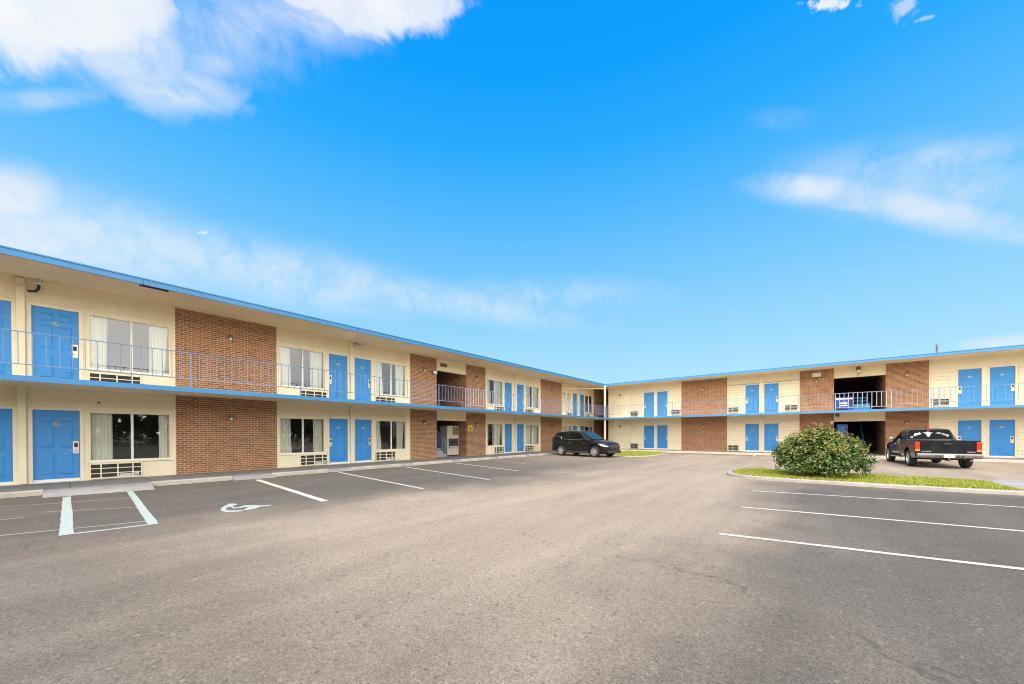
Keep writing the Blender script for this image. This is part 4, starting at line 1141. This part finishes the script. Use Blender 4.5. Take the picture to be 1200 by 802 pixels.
def make_truck(loc, rz):
    """origin on the ground under the rear axle, +x forwards"""
    t = empty('pickup_truck', loc, rz); tag(t, 'black extended-cab pickup with chrome rear bumper and white window decals', 'pickup truck')
    FX, r = 3.30, .365
    S = [(.98, .905, .40, 1.13, .0), (1.3, .91, .36, 1.13, .0), (2.0, .91, .36, 1.11, .0), (2.7, .905, .36, 1.09, .02), (3.3, .90, .38, 1.06, .05), (3.85, .86, .40, 1.00, .06), (4.10, .78, .42, .92, .05), (4.18, .70, .46, .80, .03)]
    body_shell('body', t, S, M_TRK, [(FX, .6, 1.1, r + .03), (FX, -1.1, -.6, r + .03)], .45)
    # cargo bed
    b = MB()
    def bed_section(x): 
        o = [(.905, .42), (.925, .60), (.93, .85), (.915, 1.08), (.90, 1.145), (.82, 1.15), (.80, 1.12), (.79, .62)]
        return o
    for ys in (1, -1):
        b = MB(); rings = [[(x, ys * a, z) for a, z in bed_section(x)] for x in (-1.06, -.6, -.2, .2, .6, .955)]
        b.loft(rings, M_TRK)
        bo = b.build('bed_side', t)
        cut = []
        y0, y1 = (.6, 1.2) if ys > 0 else (-1.2, -.6)
        c = MB(); c.lathe([(0, y0), (.47, y0), (.47, y1), (0, y1)], 28, M_PLASTIC, 'Y', (0, 0, r + .03)); co = c.build('cut'); co.parent = t; cut.append(co)
        md = bo.modifiers.new('b', 'BOOLEAN'); md.operation = 'DIFFERENCE'; md.object = co; md.solver = 'EXACT'
        apply_mods(bo)
        for c in cut: bpy.data.objects.remove(c)
        bo.data.shade_smooth(); bo.data.set_sharp_from_angle(angle=R(30))
    b = MB(); b.box(-1.0, -.79, .58, .955, .79, .62, M_PLASTIC); b.box(.90, -.79, .62, .955, .79, 1.12, M_TRK)
    for ys in (1, -1): b.box(-.4, min(ys * .60, ys * .788), .62, .4, max(ys * .60, ys * .788), .84, M_PLASTIC)
    b.build('bed_floor', t)
    b = MB(); b.prism([(-.775, .62), (.775, .62), (.775, 1.135), (.72, 1.155), (-.72, 1.155), (-.775, 1.135)], -1.085, -1.02, M_TRK, lambda y, z, x: (x, y, z))
    b.box(-1.092, -.66, .80, -1.0855, .66, 1.06, M_TRK); b.box(-1.10, -.09, 1.0, -1.0925, .09, 1.06, M_PLASTIC)
    tg = b.build('tailgate', t, bevel=.012)
    b = MB()
    b.box(-1.092, .46, .68, -1.0856, .75, .722, M_CHROME); b.box(-1.092, -.76, .68, -1.0856, -.53, .722, M_CHROME)
    b.build('badge', tg)
    for ys in (1, -1):
        b = MB(); b.box(-1.105, min(ys * .778, ys * .918), .80, -.94, max(ys * .778, ys * .918), 1.10, M_RED); o = b.build('taillight', t, bevel=.02)
        b = MB(); b.box(-1.106, min(ys * .780, ys * .919), .70, -.95, max(ys * .780, ys * .919), .798, M_AMBER); b.build('turn_signal', o, bevel=.015)
    b = MB(); b.prism([(-1.10, .42), (-1.24, .44), (-1.27, .50), (-1.27, .58), (-1.24, .625), (-1.10, .63)], -.90, .90, M_BUMP, lambda x, z, y: (x, y, z))
    bp = b.build('rear_bumper', t, bevel=.015)
    b = MB(); b.box(-1.29, -.15, .46, -1.2705, .15, .61, paint('licence_plate', (.72, .62, .42), .5, var=.12, scale=30)); b.build('licence_plate', bp)
    b = MB()
    for y in (-.36, -.24, .24, .36): b.box(-1.278, y - .035, .49, -1.2705, y + .035, .55, M_PLASTIC)
    b.build('bumper_step', bp)
    b = MB(); b.box(-1.3, -.035, .33, -.9, .035, .40, M_PLASTIC); b.tube((-1.27, 0, .40), (-1.27, 0, .44), .02, n=8, m=M_CHROME); b.lathe([(0, .5), (.022, .49), (.03, .465), (.022, .44), (0, .435)], 12, M_CHROME, 'Z', (-1.27, 0, .0)); b.build('tow_hitch', t)
    b = MB(); b.tube((-1.16, -.62, .36), (-.5, -.62, .36), .03, n=10, m=M_CHROME); b.build('exhaust', t)
    # cab
    cab = Cabin([(3.0, .78, 1.07, .55, 1.08), (2.72, .84, 1.08, .62, 1.22), (2.2, .85, 1.10, .66, 1.58), (1.95, .85, 1.10, .67, 1.645), (1.5, .85, 1.11, .67, 1.675), (1.13, .85, 1.12, .67, 1.65), (.985, .85, 1.12, .74, 1.21)])
    cab.mesh('cab', t, M_TRK)
    for ys in (1, -1):
        cab.window('side_window', t, [(2.55, .10), (2.12, .86), (1.72, .92), (1.72, .08)], ys, M_AUTOT)
        cab.window('side_window', t, [(1.64, .08), (1.64, .92), (1.28, .88), (1.12, .10)], ys, M_AUTOT)
        b = MB(); b.box(2.36, min(ys * .88, ys * 1.04), 1.13, 2.46, max(ys * .88, ys * 1.04), 1.26, M_CHROME); b.build('wing_mirror', t, bevel=.03)
        b = MB(); b.box(1.78, min(ys * .905, ys * .94), .93, 1.98, max(ys * .905, ys * .94), .965, M_CHROME); b.build('door_handle', t, bevel=.008)
        b = MB(); b.box(4.0, min(ys * .52, ys * .80), .70, 4.17, max(ys * .52, ys * .80), .86, M_LENS); b.build('headlight', t, bevel=.02)
        b = MB(); b.box(.6, min(ys * .91, ys * .94), .68, 2.75, max(ys * .91, ys * .94), .72, M_CHROME if ys > 9 else M_PLASTIC); b.build('side_moulding', t, bevel=.006)
        b = MB(); b.box(1.2, min(ys * .7, ys * .93), .33, 2.7, max(ys * .7, ys * .93), .40, M_CHROME); b.build('running_board', t, bevel=.015)
    # rear window lies on the sloping back of the cab
    rw = plate_quad('rear_window', t, [(.985, .73, 1.20), (.985, -.73, 1.20), (1.125, -.63, 1.615), (1.125, .63, 1.615)], .012, M_AUTOT)
    A = Vector((.985, 0, 1.20)); up = (Vector((1.125, 0, 1.615)) - A); nn = up.cross(Vector((0, 1, 0))).normalized()
    if nn.x > 0: nn = -nn
    def rp(y, s): return A + up * s + Vector((0, y, 0)) + nn * .016
    b = MB()
    md_ = paint('decal_white', (.36, .37, .39), .5, var=.08)
    shapes = [[(.60, .12), (.52, .12), (.52, .26), (.60, .26)],
              [(.50, .30), (.46, .62), (.34, .66), (.28, .74), (.27, .60), (.22, .56), (.30, .46), (.38, .42), (.42, .30)],
              [(.20, .72), (.10, .70), (.03, .82), (-.04, .70), (-.14, .68), (-.06, .58), (-.01, .24), (.05, .22), (.10, .56)],
              [(-.20, .60), (-.30, .74), (-.36, .58), (-.46, .40), (-.52, .38), (-.56, .20), (-.60, .36), (-.62, .42), (-.52, .50), (-.42, .52), (-.34, .66)]]
    for s in shapes:
        b.poly([rp(y * 1.0, v) for y, v in s], md_)
    b.build('window_decal', rw, fix=False)
    b = MB(); b.box(1.10, -.13, 1.632, 1.17, .13, 1.668, M_RED); b.build('brake_light', t, bevel=.008)
    plate_quad('windshield', t, [(2.95, -.60, 1.13), (2.95, .60, 1.13), (2.25, .60, 1.57), (2.25, -.60, 1.57)], .02, M_AUTOT)
    b = MB(); b.box(4.08, -.5, .62, 4.2, .5, .86, M_PLASTIC); b.box(4.1, -.03, .62, 4.21, .03, .86, M_CHROME); b.build('grille', t, bevel=.01)
    b = MB(); b.box(4.02, -.85, .42, 4.28, .85, .58, M_CHROME); b.build('front_bumper', t, bevel=.04)
    for x in (0, FX):
        for ys in (1, -1): wheel(t, x, ys * .80, r, .24, ys, spokes=5)
    b = MB(); b.box(-.9, -.45, .36, 3.9, .45, .56, M_DARK); b.tube((0, -.75, r), (0, .75, r), .06, n=8, m=M_DARK); b.build('chassis', t)
    return t
hd = Vector((21.0 - 21.44, 10.75 - 13.45)).normalized(); lf = Vector((-hd.y, hd.x))
ctr = (Vector((21.0, 10.75)) + Vector((21.44, 13.45))) / 2 + lf * .86
make_suv((ctr.x, ctr.y, 0.002), math.atan2(hd.y, hd.x))
make_truck((24.15, -3.98, 0.002), R(5.0))

# ------------------------------------------------------------------ trees added behind the camera to give the window panes a dark reflection
def added_treeline():
    r3 = random.Random(5); b = MB()
    m = leaf_mat('far_leaf', [(0, (.03, .032, .018)), (.6, (.09, .085, .055)), (1, (.15, .135, .09))], .1)
    k = b.mat(m)
    for i in range(17000):
        s = r3.random()
        if s < .6: x = r3.uniform(-60, 70); y = -46 + r3.gauss(0, 1.6)
        else: x = -52 + r3.gauss(0, 1.6); y = r3.uniform(-46, 30)
        top = 8.2 + 2.6 * mnoise.noise(Vector((x * .12, y * .12, 0))) + 1.0 * mnoise.noise(Vector((x * .5, y * .5, 4)))
        z = top * r3.random() ** .7
        L = r3.uniform(.9, 1.7); a = Vector((r3.gauss(0, 1), r3.gauss(0, 1), r3.gauss(0, 1))).normalized(); u = a.orthogonal() * L; w = a.cross(u.normalized()) * L * .7; p = Vector((x, y, z)); i0 = len(b.v)
        b.v += [tuple(p), tuple(p + u * .5 + w * .5), tuple(p + u), tuple(p + u * .5 - w * .5)]; b.f.append((i0, i0 + 1, i0 + 2, i0 + 3)); b.mi.append(k)
    tag(b.build('added_treeline', fix=False), kind='stuff')
added_treeline()

# ------------------------------------------------------------------ camera
cam = bpy.data.cameras.new('camera'); co = bpy.data.objects.new('camera', cam); col.objects.link(co)
fw = Vector((math.cos(YAW), math.sin(YAW), 0)); rt = Vector((math.sin(YAW), -math.cos(YAW), 0)); up = Vector((0, 0, 1))
f2 = fw * math.cos(PITCH) + up * math.sin(PITCH); u2 = up * math.cos(PITCH) - fw * math.sin(PITCH)
r3_ = rt * math.cos(ROLL) + u2 * math.sin(ROLL); u3 = u2 * math.cos(ROLL) - rt * math.sin(ROLL)
mt = Matrix((r3_, u3, -f2)).transposed().to_4x4(); mt.translation = (0, 0, CAM_H); co.matrix_world = mt
cam.sensor_width = 36; cam.lens = FPX / 1200 * 36; cam.shift_y = (CY - 401) / 1200; cam.clip_start = .05; cam.clip_end = 3000
sc.camera = co

# ------------------------------------------------------------------ sun and sky
SUN_EL, SUN_AZ = R(50), YAW + R(180 - 35)      # azimuth from +X towards +Y, pointing at the sun
sdir = Vector((math.cos(SUN_EL) * math.cos(SUN_AZ), math.cos(SUN_EL) * math.sin(SUN_AZ), math.sin(SUN_EL)))
su = bpy.data.lights.new('sun', 'SUN'); su.energy = 1.35; su.angle = R(16); su.color = (1, .90, .76)
so = bpy.data.objects.new('sun', su); col.objects.link(so); so.rotation_euler = sdir.to_track_quat('Z', 'Y').to_euler()

w = bpy.data.worlds.new('World'); sc.world = w; w.use_nodes = True
nt = NT(w.node_tree); bg = w.node_tree.nodes['Background']; bg.inputs['Strength'].default_value = .1
sky = nt.new('ShaderNodeTexSky', sky_type='NISHITA'); sky.sun_disc = False; sky.sun_elevation = SUN_EL
sky.sun_rotation = R(90) - SUN_AZ; sky.air_density = 1.0; sky.dust_density = .6; sky.ozone_density = 2.0
d = nt.new('ShaderNodeTexCoord').outputs['Generated']
dn = nt.vm('NORMALIZE', d); dx, dy, dz = nt.sep(dn)
rp = nt.new('ShaderNodeValToRGB'); nt.put(rp.inputs[0], dz); e = rp.color_ramp.elements
K = 10.0 / 2 ** EXPO
stops = [(0.0, (.62, .87, .99)), (.10, (.48, .80, 1.0)), (.20, (.37, .73, 1.0)), (.36, (.205, .605, 1.0)), (.50, (.085, .495, 1.0)), (.60, (.022, .415, 1.0)), (.70, (.0, .355, 1.0)), (.85, (.0, .29, .98)), (1.0, (.0, .25, .9))]
e[0].position = stops[0][0]; e[0].color = (*stops[0][1], 1); e[1].position = 1; e[1].color = (*stops[-1][1], 1)
for p, c in stops[1:-1]:
    q = e.new(p); q.color = (*c, 1)
grad = nt.mix(1.0, rp.outputs[0], (K, K, K), 'MULTIPLY')
skyc = nt.mix(0.03, grad, sky.outputs[0])
# clouds: directions on the real sky dome
zc = nt.m('ADD', nt.m('MAXIMUM', dz, 0.0), .18)
pv = nt.comb(nt.m('DIVIDE', dx, zc), nt.m('DIVIDE', dy, zc), 0.0)
nA = nt.noise(pv, 1.6, 7, .6, .4); nB = nt.noise(dn, 5.5, 7, .62, .5); nC = nt.noise(dn, 2.2, 5, .55, .8); nD = nt.noise(dn, 70, 6, .62, .3); nE = nt.noise(dn, 13, 8, .66, .6)
def pix_dir(x, y): return (f2 + r3_ * ((x - 600) / FPX) - u3 * ((y - CY) / FPX)).normalized()
def patch(x, y, wx, wy, ang, dens, rag=.9, soft=.55):
    """a cloud bank centred on the dome direction of (x, y); wx, wy half sizes in tangent units"""
    nz = nD if wx < 30 else nt.m('ADD', nt.m('MULTIPLY', nB, .45), nt.m('MULTIPLY', nE, .55))
    d0 = pix_dir(x, y)
    t1 = pix_dir(x + 1, y) - d0; t2 = pix_dir(x, y - 1) - d0     # the dome directions per unit of width / height
    t1 -= d0 * t1.dot(d0); t2 -= d0 * t2.dot(d0)
    ca, sa = math.cos(R(ang)), math.sin(R(ang)); g1 = t1 * ca + t2 * sa; g2 = t2 * ca - t1 * sa
    m11, m12, m22 = g1.dot(g1), g1.dot(g2), g2.dot(g2); dt = m11 * m22 - m12 * m12
    h1 = (g1 * m22 - g2 * m12) / dt; h2 = (g2 * m11 - g1 * m12) / dt
    h1 /= 400; h2 /= 400; wx = wx / 400; wy = wy / 400
    c = nt.vm('DOT_PRODUCT', dn, tuple(d0)); cc = nt.m('MAXIMUM', c, .05)
    u = nt.m('DIVIDE', nt.vm('DOT_PRODUCT', dn, tuple(h1)), cc); v = nt.m('DIVIDE', nt.vm('DOT_PRODUCT', dn, tuple(h2)), cc)
    uu = nt.m('DIVIDE', u, wx); vv = nt.m('DIVIDE', v, wy)
    rr = nt.m('SQRT', nt.m('ADD', nt.m('MULTIPLY', uu, uu), nt.m('MULTIPLY', vv, vv)))
    rr = nt.m('ADD', rr, nt.m('MULTIPLY', nt.m('SUBTRACT', nz, .5), rag * 4.2))
    # (ragged rim)
    msk = nt.smooth(rr, 1.0 + soft * .4, 1.0 - soft, 0, dens)
    return nt.m('MULTIPLY', msk, nt.smooth(c, .1, .35))
PATCHES = [  # x, y, half width, half height, tilt, density, raggedness, softness
    (60, 10, 180, 84, -3, 1.0, .6, .34), (130, 50, 130, 62, -20, .72, .8, .5), (205, 105, 120, 38, -10, .62, .9, .65), (55, 116, 90, 14, 4, .42, .9, .9), (285, 35, 120, 75, 0, .48, .5, .95), (250, 75, 60, 30, 0, .5, .8, .9),
    (435, -4, 120, 54, -8, 1.0, .6, .32), (520, 8, 38, 22, 14, .85, .9, .5), (350, 18, 110, 42, -14, .62, .5, .9),
    (10, 230, 88, 42, -12, .9, .5, .85), (80, 285, 260, 70, -8, .70, .35, .95), (300, 315, 320, 42, -11, .58, .4, .95), (500, 350, 240, 24, -9, .46, .45, .95), (20, 300, 180, 60, 0, .6, .3, .95),
    (238, 273, 10, 3, 0, .85, .7, .7),
    (960, 222, 95, 24, -2, .80, .3, .9), (1060, 240, 140, 26, -12, .72, .35, .9), (1090, 190, 110, 22, 12, .5, .5, .95), (1165, 270, 100, 12, -14, .45, .4, .95), (1045, 213, 170, 48, -2, .45, .4, .95), (1010, 240, 110, 12, -6, .6, .4, .9),
    (973, 4, 25, 9, 5, .85, .9, .7), (1058, 8, 17, 13, 35, .6, .9, .9), (1080, 23, 14, 3, 20, .5, .9, .8), (1190, 402, 75, 10, 3, .7, .4, .9), (640, 345, 140, 22, 0, .26, .3, 1.0), (915, 140, 40, 16, 0, .12, .4, 1.0)]
acc = None
for P in PATCHES:
    v = patch(*P); acc = v if acc is None else nt.m('MAXIMUM', acc, v)
tex = nt.smooth(nA, .25, .75, .72, 1.08)
acc = nt.m('MULTIPLY', acc, tex, clamp=True)
part = nt.m('MULTIPLY', nt.m('MULTIPLY', acc, nt.m('SUBTRACT', 1.0, acc)), 4.0)     # fray only the thin parts
acc = nt.m('ADD', acc, nt.m('MULTIPLY', part, nt.m('MULTIPLY', nt.m('SUBTRACT', nE, .52), 1.6)), clamp=True)
# unseen cloud bank added behind the camera, overbright to fill the shaded walls
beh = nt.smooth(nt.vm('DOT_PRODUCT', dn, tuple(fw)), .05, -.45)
low = nt.smooth(dz, .55, .12, 1.0, 1.4)  # extra lift near the horizon, added for the walls under the balcony
fill_deck = nt.m('MULTIPLY', beh, nt.smooth(nC, .30, .55, .55, 1.0))
white = nt.mix(nt.smooth(nB, .3, .7), (.84, .90, .98), (1.0, 1.0, 1.0))
cl1 = nt.mix(1.0, white, (K * .97, K * .97, K * .97), 'MULTIPLY')
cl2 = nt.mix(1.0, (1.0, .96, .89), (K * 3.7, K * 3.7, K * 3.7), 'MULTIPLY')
veil = nt.smooth(dz, .80, .93, 0, .75)
cl3 = nt.mix(1.0, (1.0, .97, .92), (K * 1.3, K * 1.3, K * 1.3), 'MULTIPLY')
out = nt.mix(acc, skyc, cl1); out = nt.mix(nt.m('MULTIPLY', veil, nt.smooth(nC, .3, .6, .5, 1.0)), out, cl3); cl2 = nt.mix(1.0, cl2, nt.comb(low, low, low), 'MULTIPLY'); out = nt.mix(fill_deck, out, cl2)
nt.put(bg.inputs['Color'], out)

vs = sc.view_settings; vs.view_transform = 'Standard'; vs.look = 'None'; vs.exposure = EXPO; vs.gamma = 1; vs.use_curve_mapping = False
sc.render.engine = 'CYCLES'; sc.cycles.max_bounces = 8; sc.cycles.transparent_max_bounces = 12; sc.cycles.use_denoising = True
sc.cycles.pixel_filter_type = 'BLACKMAN_HARRIS'; sc.cycles.filter_width = 1.05
